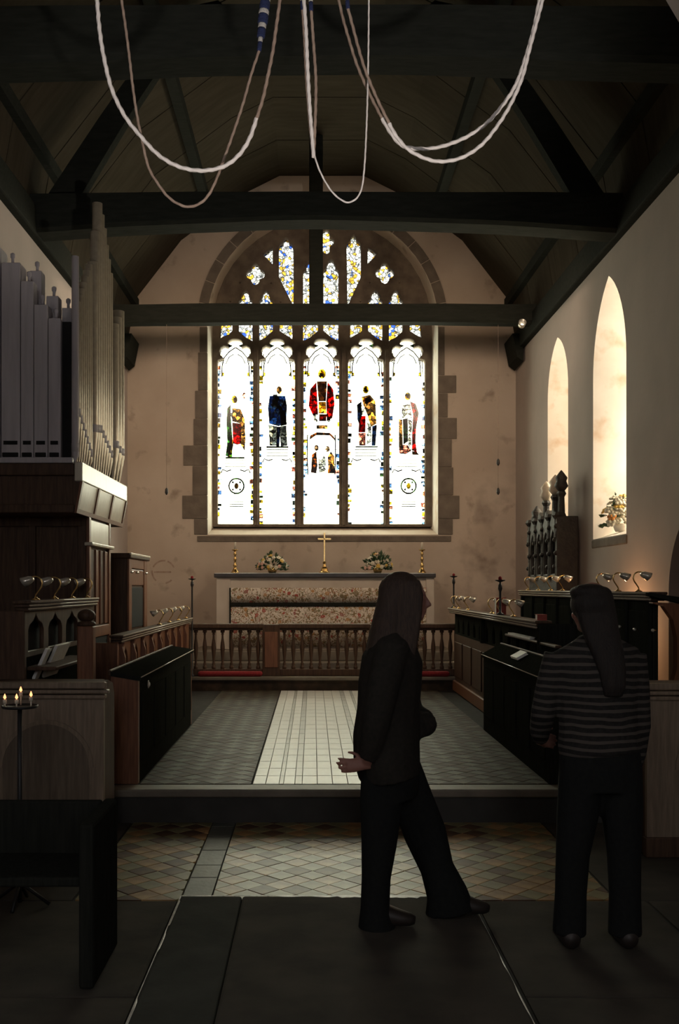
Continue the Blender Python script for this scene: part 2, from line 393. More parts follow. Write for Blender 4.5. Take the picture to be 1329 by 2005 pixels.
# side walls of the chancel
ws = obj('wall_south', B().box(XR, XR+1.0, YA, YE+.3, -.3, 5.5), M['plaster_s']); struct(ws)
LAN = [(12.94, .54, 2.10, 4.10, 4.85), (10.70, .60, 2.14, 3.95, 4.95)]
cuts = []
for yc, hw, z0, zs, za in LAN:
    pi = arch(hw, z0, zs, za, cx=yc); po = arch(.32, z0+.32, zs+.12, za-.22, cx=yc)
    cuts.append(loftcut(pi, po, lambda u, v, k: (XR-.01+k*1.03, u, v)))
dr = arch(.50, ZC, 1.55, 2.25, cx=8.40)
cuts.append(loftcut(dr, dr, lambda u, v, k: (XR-.01+k*.45, u, v)))
boolcut(ws, cuts)
ws.data.materials.clear(); ws.data.materials.append(M['plaster_s']); ws.data.materials.append(M['reveal'])
for p in ws.data.polygons:
    c = p.center
    if c.x > XR+.02 and c.z > 2.05 and c.z < 5.0 and abs(p.normal.x) < .9 and c.y > 9.5: p.material_index = 1
wn = struct(obj('wall_north', B().box(XL-.8, XL, YA, YE+.3, -.3, 5.5), M['plaster_s']))
# chancel arch wall
aw = struct(obj('wall_arch', B().box(-4.4, 4.7, YA-.2, YA, -.3, 9.0), M['plaster_s']))
ar = arch(2.36, -.4, 3.6, 6.03, n=16, cx=-.03)
boolcut(aw, [loftcut(ar, ar, lambda u, v, k: (u, YA-.3+k*.4, v))])
aw.data.materials.clear(); aw.data.materials.append(M['plaster_s'])
# nave, behind and beside the camera
ns = struct(obj('wall_nave_south', B().box(NAVE_R, NAVE_R+.4, -5, YA, -.3, 7.2), M['plaster_s']))
nn = struct(obj('wall_nave_north', B().box(NAVE_L-.4, NAVE_L, -5, YA, -.3, 7.2), M['plaster_s']))
for o, x0, yc in ((ns, NAVE_R-.05, -1.5), (nn, NAVE_L-.45, 1.0)):
    pr = arch(.55, 2.6, 3.9, 4.7, cx=yc)
    boolcut(o, [loftcut(pr, pr, lambda u, v, k: (x0+k*.5, u, v))]); o.data.materials.clear(); o.data.materials.append(M['plaster_s'])
ww = struct(obj('wall_west', B().box(-4.2, 4.5, -5.4, -5, -.3, 7.2), M['plaster_s']))
pr = arch(.9, 2.4, 4.4, 5.7, cx=.14)  # opening added behind the camera to light west-facing surfaces
boolcut(ww, [loftcut(pr, pr, lambda u, v, k: (u, -5.45+k*.5, v))]); ww.data.materials.clear(); ww.data.materials.append(M['plaster_s'])
struct(obj('ceiling_nave', B().box(-4.2, 4.5, -5.4, YA-.1, 7.2, 7.4), M['roofpanel']))
M['quarry'] = glass('clear_leaded_glass', (.60,.59,.60), (.52,.51,.52), scale=3)
struct(obj('window_6', plate_mesh('added_west_pane', arch(.91, 2.39, 4.4, 5.71, cx=.14), [], .01, XZ(-5.3)), M['quarry']))  # unseen window, put in for its light
M['amber'] = glass('warm_cathedral_glass', (1.0,.94,.85), (.97,.90,.78), scale=3)
for i, (x, yc, pr) in enumerate(((NAVE_R+.3, -1.5, arch(.56, 2.59, 3.9, 4.71, cx=-1.5)), (NAVE_L-.3, 1.0, arch(.56, 2.59, 3.9, 4.71, cx=1.0)))):
    struct(obj('window_%d' % (4+i), plate_mesh('nave_pane', pr, [], .01, YZ(x)), M['quarry']))
for i, (yc, hw, z0, zs, za) in enumerate(LAN):
    wo = struct(link(bpy.data.objects.new('window_%d' % (2+i), None))); wo.location = (XR+.95, yc, z0)
    obj('pane', plate_mesh('lancet_pane', arch(.34, z0+.28, zs+.12, za-.20, cx=yc), [], .01, YZ(XR+.95)), M['amber'], wo)
    b = B()
    for k in range(5): b.box(XR+.925, XR+.94, yc-.33, yc+.33, z0+.7+k*.4, z0+.72+k*.4)
    obj('saddle_bar', b, M['iron'], wo)
    obj('sill_stone', B().bbox(XR-.012, XR+.06, yc-hw-.03, yc+hw+.03, z0-.10, z0-.005, .015), M['stone'], wo)
struct(obj('wall_sun_blocker', B().box(XR+1.0, XR+3.1, 11.72, 12.12, -.3, 7.2), M['stone']))  # unseen block added outside to keep sun off the far lancet
# priest's door in the south wall
dd = struct(link(bpy.data.objects.new('door_1', None))); dd.location = (XR+.3, 8.4, ZC)
b = B()
for k in range(6):
    y0 = 7.905+k*.165; pts = [p for p in arch(.495, ZC+.01, 1.55, 2.245, cx=8.40)]
    y1 = y0+.16
    top = lambda y: 1.55+.69*math.sqrt(max(0, 1-(abs(y-8.4)/.5)**1.6))
    bb = B().add([(XR+.3,y0,ZC),(XR+.3,y1,ZC),(XR+.3,y1,top(y1)),(XR+.3,(y0+y1)/2,top((y0+y1)/2)),(XR+.3,y0,top(y0)),
                  (XR+.34,y0,ZC),(XR+.34,y1,ZC),(XR+.34,y1,top(y1)),(XR+.34,(y0+y1)/2,top((y0+y1)/2)),(XR+.34,y0,top(y0))],
                 [(0,1,2,3,4),(9,8,7,6,5),(0,5,6,1),(1,6,7,2),(2,7,8,3),(3,8,9,4),(4,9,5,0)])
    obj('door_plank', bb, M['oak'], dd)
obj('strap_hinge', B().box(XR+.285, XR+.30, 8.2, 8.88, .7, .76).box(XR+.285, XR+.30, 8.2, 8.88, 1.4, 1.46), M['iron'], dd)

# floors
fl = struct(obj('floor', B().box(-4.2, 4.5, -5, 6.90, -.3, -.012), M['mortar']))
cf = struct(obj('floor_chancel', B().box(XL-.1, XR+.1, 6.80, 13.36, -.2, ZC-.012), M['mortar']))
sf = struct(obj('floor_sanctuary', B().box(XL-.1, XR+.1, 13.32, YE+.05, -.2, .40), M['tile_d']))
struct(obj('floor_sanctuary_step', B().bbox(-1.9, 2.2, 14.05, YE, .40, .54, .012), M['nosing']))
struct(obj('floor_altar_step', B().bbox(-1.75, 2.05, 14.35, YE, .54, .68, .012), M['nosing']))
st = struct(obj('trim_1', B().bbox(XL, XR, 6.765, 6.95, ZC-.055, ZC, .012), M['nosing']))
struct(obj('trim_2', B().box(XL, XR, 6.79, 6.82, -.05, ZC-.05), M['riser']))
struct(obj('trim_3', B().bbox(XL, XR, 13.29, 13.42, .355, .405, .012), M['nosing']))

def clip(poly, x0, x1, y0, y1):
    def cl(ps, ins, isec):
        o = []
        for i in range(len(ps)):
            a, c = ps[i-1], ps[i]
            if ins(c):
                if not ins(a): o.append(isec(a, c))
                o.append(c)
            elif ins(a): o.append(isec(a, c))
        return o
    def ix(v): return lambda a, c: (v, a[1]+(c[1]-a[1])*(v-a[0])/(c[0]-a[0]))
    def iy(v): return lambda a, c: (a[0]+(c[0]-a[0])*(v-a[1])/(c[1]-a[1]), v)
    for ins, isec in ((lambda p: p[0] >= x0, ix(x0)), (lambda p: p[0] <= x1, ix(x1)), (lambda p: p[1] >= y0, iy(y0)), (lambda p: p[1] <= y1, iy(y1))):
        if poly: poly = cl(poly, ins, isec)
    return poly
def area(p): return abs(sum(p[i-1][0]*p[i][1]-p[i][0]*p[i-1][1] for i in range(len(p)))/2)
def diamonds(x0, x1, y0, y1, d, xo=0):
    h = d/2-.0018; out = []
    for j in range(int((y1-y0)/(d/2))+3):
        for i in range(int((x1-x0)/d)+3):
            cx = x0+xo+(i-1)*d+(d/2 if j % 2 else 0); cy = y0+(j-1)*d/2
            full = [(cx-h,cy),(cx,cy-h),(cx+h,cy),(cx,cy+h)]
            p = clip(full, x0+.002, x1-.002, y0+.002, y1-.002)
            if len(p) >= 3 and area(p) > .0006: out.append((p, abs(area(p)-area(full)) < 1e-6, (cx, cy), j % 2))
    return out
def tile_b(p, z0, z1, c=(0,0)):
    n = len(p); e = .0025; m = (sum(a for a, _ in p)/n, sum(b_ for _, b_ in p)/n)
    top = [(a+(m[0]-a)*.03-c[0], q+(m[1]-q)*.03-c[1], z1) for a, q in p]
    mid = [(a-c[0], q-c[1], z1-e) for a, q in p]; bot = [(a-c[0], q-c[1], z0) for a, q in p]
    b = B(); b.add(bot+mid+top, [tuple(range(2*n, 3*n))]+[(i, (i+1) % n, n+(i+1) % n, n+i) for i in range(n)]+[(n+i, n+(i+1) % n, 2*n+(i+1) % n, 2*n+i) for i in range(n)])
    return b
DG = .173
shared = {}
def lay(parent, rects, z, mats, limit, tag_):
    cand = []
    for r in rects: cand += diamonds(*r, DG)
    cand.sort(key=lambda c: c[2][1])
    rest = B(); rest_m = [B() for _ in mats]
    for k, (p, full, c, par) in enumerate(cand):
        # rows alternate in colour, some tiles browner or darker
        rr = random.random()
        mi = 0 if par == 0 else (1 if rr < .55 else 2)
        if par == 0 and rr < .14: mi = 1
        dz = random.uniform(-.0012, .0012)
        if k < limit:
            if full:
                key = (tag_, mi)
                if key not in shared:
                    h = DG/2-.0018
                    shared[key] = tile_b([(-h,0),(0,-h),(h,0),(0,h)], -.014, 0).mesh('tile'); shared[key].materials.append(mats[mi])
                o = link(bpy.data.objects.new('tile', shared[key])); o.parent = parent; o.location = (c[0], c[1], z+dz)
            else:
                o = obj('tile', tile_b(p, -.014, 0, c), mats[mi], parent); o.location = (c[0], c[1], z+dz)
        else: t = tile_b(p, z-.014, z); rest_m[mi].add(t.v, t.f)
    for mi, r in enumerate(rest_m):
        if r.f:
            o = obj('distant_tiles', r, mats[mi], parent); o['kind'] = 'stuff'
lay(fl, [(-1.22, -.68, 5.10, 6.78), (-.52, .64, 5.10, 6.78), (.80, 1.55, 5.10, 6.78)], 0, [M['tile_g'], M['tile_t'], M['tile_b']], 300, 'n')
lay(cf, [(-1.21, -.43, 6.97, 13.28), (.71, 1.66, 6.97, 13.28)], ZC, [M['tile_c'], M['tile_d'], M['tile_d']], 290, 'c')
for x0, x1 in ((-.675, -.525), (.645, .795)):
    y = 5.10
    while y < 6.75:
        ln = random.uniform(.22, .42); y1 = min(y+ln, 6.78)
        obj('slate_strip', tile_b([(x0,y+.002),(x1,y+.002),(x1,y1-.002),(x0,y1-.002)], -.014, 0), M['slate'], fl); y = y1
# big flagstones of the nave floor (dim, left and right of the slab)
for x0, x1, y0, y1 in [(-2.6,-1.23,5.1,6.78),(-1.9,-.69,3.9,5.09),(-1.9,-.69,2.6,3.89),(.83,1.7,3.9,5.09),(.83,1.7,2.6,3.89),(1.71,2.9,3.9,5.09),(1.71,2.9,2.6,3.89),(1.56,3.2,5.1,6.78),(-1.9,2.9,1.2,2.59)]:
    obj('flagstone', tile_b([(x0+.004,y0+.004),(x1-.004,y0+.004),(x1-.004,y1-.004),(x0+.004,y1-.004)], -.014, 0), M['slab2'], fl)
# pale paved strip down the chancel
cols = [(-.42,-.33,'pale_tile'), (-.33,-.235,'pale_tile2'), (-.235,-.205,'grey_tile'), (-.205,-.125,'pale_tile2'), (-.125,-.075,'grey_tile'),
        (-.075,.0325,'pale_tile'), (.0325,.14,'pale_tile'), (.14,.2475,'pale_tile'), (.2475,.355,'pale_tile'),
        (.355,.405,'grey_tile'), (.405,.485,'pale_tile2'), (.485,.515,'grey_tile'), (.515,.61,'pale_tile2'), (.61,.70,'pale_tile')]
for ci, (x0, x1, mk) in enumerate(cols):
    y = 6.97; ln = .30
    me = tile_b([(x0+.0015,.0015),(x1-.0015,.0015),(x1-.0015,ln-.0015),(x0+.0015,ln-.0015)], -.014, 0).mesh('paving_tile'); me.materials.append(M[mk])
    for k in range(21):
        o = link(bpy.data.objects.new('paving_tile', me)); o.parent = cf; o.location = (0, 6.97+k*ln+.0, ZC+random.uniform(-.0008,.0008))
# ledger slab in the foreground; pale colour on its worn rim paints caught light
sl = thing('ledger_slab', 'dark ledger stone with worn rim and painted highlight set in foreground floor', 'stone slab', (.06, 4.0, 0))
obj('border_stone', B().bbox(-.67, -.36, 2.5, 5.075, -.02, .028, .012), M['slab'], sl)
obj('centre_stone', B().bbox(-.357, .80, 2.5, 5.075, -.02, .028, .012), M['slab2'], sl)
def rim(path, wfun):
    b = B(); pv = []
    for i, (p, nrm) in enumerate(path):
        wd = wfun(i); p = Vector(p); nrm = Vector(nrm)
        pv += [p, p+nrm*wd*.5+Vector((0,0,.0012)), p+nrm*wd]
    fs = []
    for i in range(len(path)-1):
        for k in range(2): fs.append((i*3+k, i*3+k+1, i*3+k+4, i*3+k+3))
    b.add(pv, fs); return b
random.seed(3)
n = 70
obj('worn_lit_rim', rim([((-.672+.003*random.random()+1.47*i/n, 5.082, .0285), (0,-1,0)) for i in range(n+1)],
    lambda i: .012+.05*max(0, mnoise.noise(Vector((i*.13, 3.1, 0))))+.03*(1 if 38 < i < 58 else 0)*random.uniform(.5,1)), M['rim_highlight'], sl)
obj('worn_lit_rim', rim([((-.676, 5.08-2.2*i/n, .024), (1,0,0)) for i in range(n+1)],
    lambda i: .004+.045*max(0, mnoise.noise(Vector((i*.12, 9.4, 0))))+(.018 if 2 < i < 14 else 0)), M['rim_highlight'], sl)
obj('worn_lit_rim', rim([((.803, 5.08-2.2*i/n, .024), (-1,0,0)) for i in range(n+1)],
    lambda i: .002+.02*max(0, mnoise.noise(Vector((i*.15, 21.4, 0))))), M['rim_highlight'], sl)

t = thing('added_uplighter', 'added black uplighter, unseen behind the viewer, lighting the bell ropes', 'lamp', (.9, .86, 0))
obj('base', B().lathe([(.12,0),(.12,.02),(.02,.03),(.02,.45)], (.9,.84,0), 14), M['iron'], t)  # unseen fixture made up to go with the added rope spot
obj('housing', B().lathe([(.03,.44),(.08,.47),(.085,.58),(.075,.58),(.06,.48)], (.9,.84,0), 16), M['iron'], t)

# ------------------------------------------------------------------ roof
SEC = [(-3.06,5.3),(-2.92,6.1),(-2.2,7.03),(-1.2,7.77),(-.66,8.04),(.66,8.04),(1.2,7.77),(2.2,7.03),(2.92,6.1),(3.06,5.3)]
cl = struct(link(bpy.data.objects.new('ceiling', None)))
for i in range(len(SEC)-1):
    (a, za), (c, zc) = SEC[i], SEC[i+1]
    for j in range(8):
        y0 = YA+j*(YE-YA)/8; y1 = y0+(YE-YA)/8
        nx, nz = -(zc-za), (c-a); l = math.hypot(nx, nz); nx, nz = nx/l*.05, nz/l*.05
        b = B().prism([(CX+a,za),(CX+c,zc),(CX+c+nx,zc+nz),(CX+a+nx,za+nz)], y0+.01, y1-.01)
        obj('ceiling_panel', b, M['roofpanel'], cl)
obj('roof_boarding', B().prism([(CX+a*1.03, z+.07) for a, z in SEC]+[(CX+3.5,5.3),(CX+3.5,8.6),(CX-3.5,8.6),(CX-3.5,5.3)], YA, YE), M['roofwood'], cl)
ribs = [YA+.05]
for y in ribs:                                       # bent rafters across the roof
    b = B()
    for i in range(len(SEC)-1):
        (a, za), (c, zc) = SEC[i], SEC[i+1]
        k = .965
        b.prism([(CX+a,za),(CX+c,zc),(CX+c*k,zc-.09),(CX+a*k,za-.09)], y-.055, y+.055)
    obj('rafter', b, M['roofwood'], cl)
for a, z in ((-1.72,7.38),(1.72,7.38),(-2.92,6.1),(2.92,6.1)):
    obj('purlin', B().box(CX+a-.06, CX+a+.06, YA, YE, z-.13, z+.01), M['roofwood'], cl)
obj('wall_plate', B().bbox(XR-.09, XR+.3, YA, YE, 5.20, 5.50, .02), M['roofwood'], cl)
obj('wall_plate', B().bbox(XL-.3, XL+.09, YA, YE, 5.20, 5.50, .02), M['roofwood'], cl)
def beam(name, y, z0, z1, camber, label, th=.30, arc=True):
    t = thing(name, label, 'beam', (CX, y, z0))
    b = B(); n = 24; pv = []; x0, x1 = XL-.1, XR+.1
    for i in range(n+1):
        u = i/n; x = x0+(x1-x0)*u; c = camber*math.sin(PI*u)+.012*mnoise.noise(Vector((u*6, y, 1)))
        c2 = camber*.15*math.sin(PI*u)+.012*mnoise.noise(Vector((u*6, y, 5)))
        ch = .035
        pv += [(x,y-th/2+ch,z0+c),(x,y+th/2-ch,z0+c),(x,y+th/2,z0+c+ch),(x,y+th/2,z1+c2),(x,y-th/2,z1+c2),(x,y-th/2,z0+c+ch)]
    fs = [tuple(range(6)), tuple(range(n*6+5, n*6-1, -1))]
    for i in range(n):
        for k in range(6): fs.append((i*6+k, i*6+(k+1) % 6, i*6+6+(k+1) % 6, i*6+6+k))
    b.add(pv, fs); obj('tie', b, M['roofwood'], t)
    if arc:                                          # curved braces from the tie up to the rafters
        for s in (-1, 1):
            bb = B(); pts = []
            for k in range(9):
                a = k/8; pts.append((CX+s*(2.86-1.75*a**1.0-.10*math.sin(PI*a)), z1+.02+ (2.15)*math.sin(a*PI/2)*.93))
            inn = [(CX+(u-CX)*.90, v-.10) for u, v in pts]
            bb.prism(pts+inn[::-1], y-.07, y+.07); obj('arched_brace', bb, M['roofwood'], t)
    return t
tA = beam('tie_beam', 14.15, 5.32, 5.59, .03, 'slim dark tie beam crossing in front of the stained glass window', .26, arc=False)
obj('king_post', B().bbox(CX-.19, CX+.005, 14.06, 14.24, 5.55, 8.0, .02), M['roofwood'], tA)
for s, x in ((-1, XL+.03), (1, XR-.03)):
    obj('wall_bracket', B().prism([(x, 4.98),(x-s*.09, 5.05),(x-s*.16, 5.40),(x, 5.40)], 14.9, 15.55), M['roofwood'], tA)
tB = beam('tie_beam', 10.28, 5.20, 5.60, .14, 'massive cambered tie beam above the top of the window', .34)
tC = beam('tie_beam', 7.1, 5.22, 5.64, .10, 'dark tie beam at the very top, behind the bell ropes', .34)

# ------------------------------------------------------------------ east window
YG = 16.06
def G(px, py): p = W(px, py, YG); return (p.x, p.z)
def Z1(zx, zy): return G(340+zx/2.2914, 430+zy/2.2914)
wobj = struct(link(bpy.data.objects.new('window_1', None))); wobj.location = (CX, YG, 2.6)
def light_outline(cx, hw=36, top=666, bot=1028):
    r = [(hw,bot),(hw,712),(34,706),(25,703),(30,698),(32,690),(29,682),(22,678),(14.5,680),(16.5,674),(12.5,668),(7,665.5),(0,665)]
    r = [(a*hw/36, b_) for a, b_ in r]
    return [(cx+a, b_) for a, b_ in r]+[(cx-a, b_) for a, b_ in reversed(r[:-1])]
mains = [461, 542.5, 629, 716, 796.5]
holes = [[G(*p) for p in light_outline(c)] for c in mains]
def cusp(l, r, top, bl, br):                       # upper tracery light with a trefoil head
    h = (r-l)/2; c = (l+r)/2
    hd = [(r, top+62),(r-2,top+50),(c+h*.62,top+42),(c+h*.75,top+32),(c+h*.5,top+22),(c+h*.38,top+10),(c,top),(c-h*.38,top+10),(c-h*.5,top+22),(c-h*.75,top+32),(c-h*.62,top+42),(l+2,top+50),(l,top+62)]
    return [(l, bl), ((l+r)/2, (bl+br)/2+ (6 if bl < br else 6)), (r, br)]+hd
up = [cusp(288,358,318,507,556), cusp(380,448,318,556,507), cusp(577,650,185,556,507), cusp(668,742,180,507,556), cusp(867,940,318,507,556), cusp(960,1030,318,556,507),
      [(205,550),(225,533),(250,525),(268,508),(268,430),(212,430)], [(472,507),(505,528),(537,550),(532,430),(472,430)],
      [(787,543),(812,528),(848,508),(848,430),(790,430)], [(1053,507),(1080,525),(1115,543),(1105,430),(1053,430)],
      [(468,262),(468,140),(474,116),(488,108),(490,94),(504,85),(518,94),(521,108),(535,116),(541,140),(541,388),(530,388)],
      [(843,262),(843,135),(838,108),(823,98),(820,82),(806,71),(792,82),(789,98),(776,108),(771,135),(775,388),(786,388)],
      [(395,165),(420,142),(448,124),(448,216)], [(917,160),(892,140),(865,124),(865,216)]]
def foil(cx, cy, r, n=4):
    return [(cx+(r*(.70+.30*abs(math.cos(n/2*a))))*math.cos(a), cy+(r*(.72+.28*abs(math.cos(n/2*a))))*math.sin(a)*1.1) for a in [2*PI*k/40 for k in range(40)]]
up += [foil(368,252,46), foil(945,248,46), foil(664,106,60, 6)]
up += [[(cx+6*math.cos(a), cy+6*math.sin(a)) for a in [2*PI*k/8 for k in range(8)]] for cx, cy in ((438,293),(257,375),(480,378),(836,375),(878,291),(300,291),(1010,291))]
uph = [[Z1(*p) for p in poly] for poly in up]
rim_o = semi(1.80, 2.58, 5.79, 28, cx=.135)
obj('tracery', plate_mesh('tracery', rim_o, holes+uph, .20, XZ(YG), .012), M['tracery'], wobj)
# moulded mullions standing proud of the tracery plane
for cx in (502, 585.5, 672.5, 756):
    a = W(cx, 1030, YG); h = W(cx, 690, YG).z
    b = B().prism([(a.x-.028, 2.60),(a.x+.028, 2.60),(a.x+.028, h),(a.x-.028, h)], YG-.16, YG-.09)
    obj('mullion', b, M['tracery'], wobj)
# glass
M['pane_w'] = glass('white_painted_glass', (.80,.79,.68), (.64,.65,.58), scale=5)
M['pane_t'] = glass('patterned_tracery_glass', (.38,.38,.35), (.28,.29,.28), vor=20, lead=.045)
gl = {'red': (.30,.012,.012), 'dred': (.22,.03,.02), 'blue': (.022,.06,.17), 'dblue': (.02,.04,.10), 'green': (.05,.14,.06), 'dgreen': (.05,.09,.06), 'gold': (.75,.42,.08),
      'yellow': (.95,.75,.12), 'brown': (.16,.075,.03), 'flesh': (.85,.62,.45), 'white': (.85,.87,.85), 'grey': (.28,.30,.30), 'sky': (.25,.42,.75), 'pink': (.7,.35,.3), 'tan': (.42,.27,.12), 'lead': (.02,.02,.02), 'line': (.034,.036,.028)}
for k in gl: M['g_'+k] = glass('glass_'+k, gl[k], tuple(c*.5 for c in gl[k]), scale=22, vor=17, lead=.05, mono=True)
for i, c in enumerate(mains):
    obj('pane', plate_mesh('pane', [G(*p) for p in light_outline(c, 37.5, bot=1030)], [], .006, XZ(YG+.03)), M['pane_w'], wobj)
for poly in uph:
    cx = sum(p[0] for p in poly)/len(poly); cz = sum(p[1] for p in poly)/len(poly)
    big = [(cx+(u-cx)*1.06, cz+(v-cz)*1.04) for u, v in poly]
    obj('tracery_pane', plate_mesh('tracery_pane', big, [], .006, XZ(YG+.03)), M['pane_t'], wobj)
def Z2(zx, zy): return G(340+zx/2.2914, 720+zy/2.2914)
def piece(poly, col, fy=0.0, name='glass_piece'):
    obj(name, plate_mesh(name, [Z2(*p) for p in poly], [], .006, XZ(YG+.018-fy)), M['g_'+col], wobj)
def oval(cx, cy, rx, ry, n=14): return [(cx+rx*math.cos(2*PI*k/n), cy+ry*math.sin(2*PI*k/n)) for k in range(n)]
FIG = [
 # first light: saint in green and gold over red
 [([(255,165),(240,180),(236,240),(240,330),(232,395),(262,402),(262,300),(256,220)],'green'), ([(262,180),(300,185),(318,230),(322,320),(318,372),(300,345),(300,250),(262,240)],'tan'),
  ([(262,245),(300,250),(303,340),(285,345),(266,340)],'red'), ([(262,300),(268,345),(255,402),(240,402)],'gold'), (oval(272,142,14,18),'yellow'), (oval(277,145,9,13),'flesh'),
  ([(232,400),(318,400),(318,408),(232,408)],'dgreen'), ([(250,205),(280,195),(292,215),(262,230)],'white'), (oval(316,125,8,14),'pink')],
 # second light: warrior in blue
 [([(430,125),(500,125),(508,170),(505,250),(470,262),(428,250),(422,180)],'blue'), ([(445,120),(465,118),(466,170),(440,175)],'grey'), ([(474,185),(500,190),(508,255),(480,262)],'dgreen'),
  ([(425,255),(470,264),(463,350),(430,350)],'grey'), ([(472,264),(505,258),(510,350),(480,352)],'grey'), ([(448,165),(490,172),(488,190),(446,180)],'white'), (oval(473,100,12,18),'tan'),
  ([(462,264),(478,264),(474,352),(460,352)],'dblue'), ([(415,352),(515,352),(515,360),(415,360)],'dgreen')],
 # middle light: enthroned figure in red
 [([(612,95),(640,62),(648,205),(625,215),(605,170)],'red'), ([(690,62),(715,95),(722,160),(712,225),(686,240),(684,150)],'red'),
  ([(642,60),(688,60),(683,150),(650,150)],'brown'), ([(650,152),(683,152),(685,205),(650,205)],'gold'), (oval(665,27,18,22),'yellow'), (oval(665,28,11,15),'flesh'), (oval(695,95,12,16),'white'),
  ([(625,205),(648,205),(644,245),(630,240)],'white'), ([(688,205),(708,210),(700,245),(690,245)],'white'), ([(652,208),(686,208),(684,240),(652,240)],'dred'),
  ([(640,258),(690,258),(690,275),(640,275)],'tan'), ([(608,325),(612,305),(640,290),(700,292),(720,312),(726,330),(700,304),(640,302)],'brown'),
  ([(620,390),(640,375),(645,440),(640,475),(615,470)],'brown'), ([(690,400),(705,375),(722,400),(720,475),(695,470)],'tan'), ([(648,400),(680,395),(684,470),(650,470)],'white'), (oval(640,360,10,14),'flesh'), (oval(690,365,10,14),'flesh'),
  ([(690,455),(725,455),(725,475),(690,475)],'gold')],
 # fourth light: saint in red, white and gold
 [([(822,165),(842,150),(846,210),(830,250),(824,230)],'dblue'), ([(832,215),(862,215),(860,290),(828,290)],'red'), ([(842,130),(880,120),(905,150),(910,250),(885,265),(868,210),(850,165)],'tan'),
  ([(866,210),(886,262),(888,330),(866,345)],'white'), ([(890,262),(912,255),(905,350),(888,350)],'dblue'), (oval(845,188,13,24),'white'), (oval(862,98,14,18),'yellow'), (oval(862,98,9,13),'flesh'),
  ([(828,292),(862,292),(860,350),(832,350)],'pink'), ([(815,352),(915,352),(915,358),(815,358)],'dgreen'), ([(848,140),(878,128),(892,150),(862,165)],'gold')],
 # fifth light: saint in red cloak over dark green
 [([(1060,150),(1085,160),(1100,205),(1088,270),(1085,330),(1092,380),(1068,370),(1070,280),(1074,210)],'red'), ([(1028,230),(1050,225),(1052,330),(1030,345)],'dgreen'), ([(1022,170),(1060,160),(1070,225),(1024,225)],'white'),
  ([(1010,230),(1026,232),(1028,360),(1010,355)],'tan'), ([(1052,230),(1070,240),(1066,372),(1052,345)],'white'), (oval(1050,128,14,18),'yellow'), (oval(1048,130,9,13),'flesh'), ([(1068,372),(1092,380),(1102,392),(1070,390)],'brown'),
  ([(1010,355),(1030,345),(1052,348),(1066,374),(1040,388),(1012,385)],'pink'), ([(1075,165),(1085,160),(1100,205),(1092,215)],'dred')]]
for fig in FIG:
    for k, (poly, col) in enumerate(fig): piece(poly, col, .002*k)
for cx in (281, 1054):                             # roundels low in the outer lights
    ring = plate_mesh('roundel', [Z2(*p) for p in oval(cx,530,37,37,24)], [[Z2(*p) for p in oval(cx,530,30,30,24)]], .006, XZ(YG+.018))
    obj('roundel', ring, M['g_dgreen'], wobj)
    piece(oval(cx,530,10,14), 'tan' if cx < 500 else 'yellow', name='roundel_shield')
    for a in range(4):
        u, v = cx+23*math.cos(a*PI/2+PI/4), 530+23*math.sin(a*PI/2+PI/4)
        piece(oval(u, v, 5, 5, 8), 'dgreen', name='roundel_leaf')
    for r_ in range(3): piece([(cx-32,600+r_*10),(cx+32,600+r_*10),(cx+32,604+r_*10),(cx-32,604+r_*10)], 'line', name='lettered_line')
# painted canopy work over the heads of each figure, pedestals and inscription bands
def outline(pts, wd):                               # a narrow strip that follows a line of points
    a = []; c = []
    for k, p in enumerate(pts):
        q0, q1 = pts[max(0, k-1)], pts[min(len(pts)-1, k+1)]
        dx, dy = q1[0]-q0[0], q1[1]-q0[1]; l_ = math.hypot(dx, dy) or 1
        a.append((p[0]-dy/l_*wd, p[1]+dx/l_*wd)); c.append((p[0]+dy/l_*wd, p[1]-dx/l_*wd))
    return a+c[::-1]
for ci, c in enumerate(mains):
    zx = (c-340)*2.2914
    for s_ in (-1, 1):
        piece(outline([(zx+s_*62,40),(zx+s_*60,-10),(zx+s_*52,-45),(zx+s_*30,-72),(zx,-92)], 2.6), 'line', name='canopy_line')
        piece(outline([(zx+s_*44,-18),(zx+s_*30,-48),(zx+s_*8,-62)], 2.2), 'line', name='canopy_line')
        piece(outline([(zx+s_*70,30),(zx+s_*69,-60),(zx+s_*66,-78),(zx+s_*62,-60),(zx+s_*62,-20)], 2.0), 'line', name='pinnacle_line')
        piece([(zx+s_*10,-100),(zx+s_*45,-112),(zx+s_*30,-90)], 'dgreen', name='canopy_piece')
        piece(oval(zx+s_*34, -122, 9, 7, 8), 'sky', name='canopy_piece')
        piece([(zx+s_*60,-108),(zx+s_*80,-104),(zx+s_*80,-86),(zx+s_*64,-90)], 'yellow', name='canopy_piece')
        piece([(zx+s_*52,20),(zx+s_*60,20),(zx+s_*60,34),(zx+s_*52,34)], 'yellow', name='canopy_piece')
    if ci != 2:
        yb = 412 if ci in (0, 4) else 364
        for r_ in range(3): piece([(zx-48,yb+r_*14),(zx+48,yb+r_*14),(zx+48,yb+4+r_*14),(zx-48,yb+4+r_*14)], 'line', name='pedestal_line')
        for s_ in (-1, 1): piece(outline([(zx+s_*66,yb+60),(zx+s_*58,yb+44),(zx+s_*40,yb+52),(zx+s_*20,yb+46)], 2.8), 'line', name='pedestal_line')
    else:
        for s_ in (-1, 1): piece(outline([(zx+s_*62,300),(zx+s_*64,400),(zx+s_*60,480)], 2.8), 'line', name='pedestal_line')
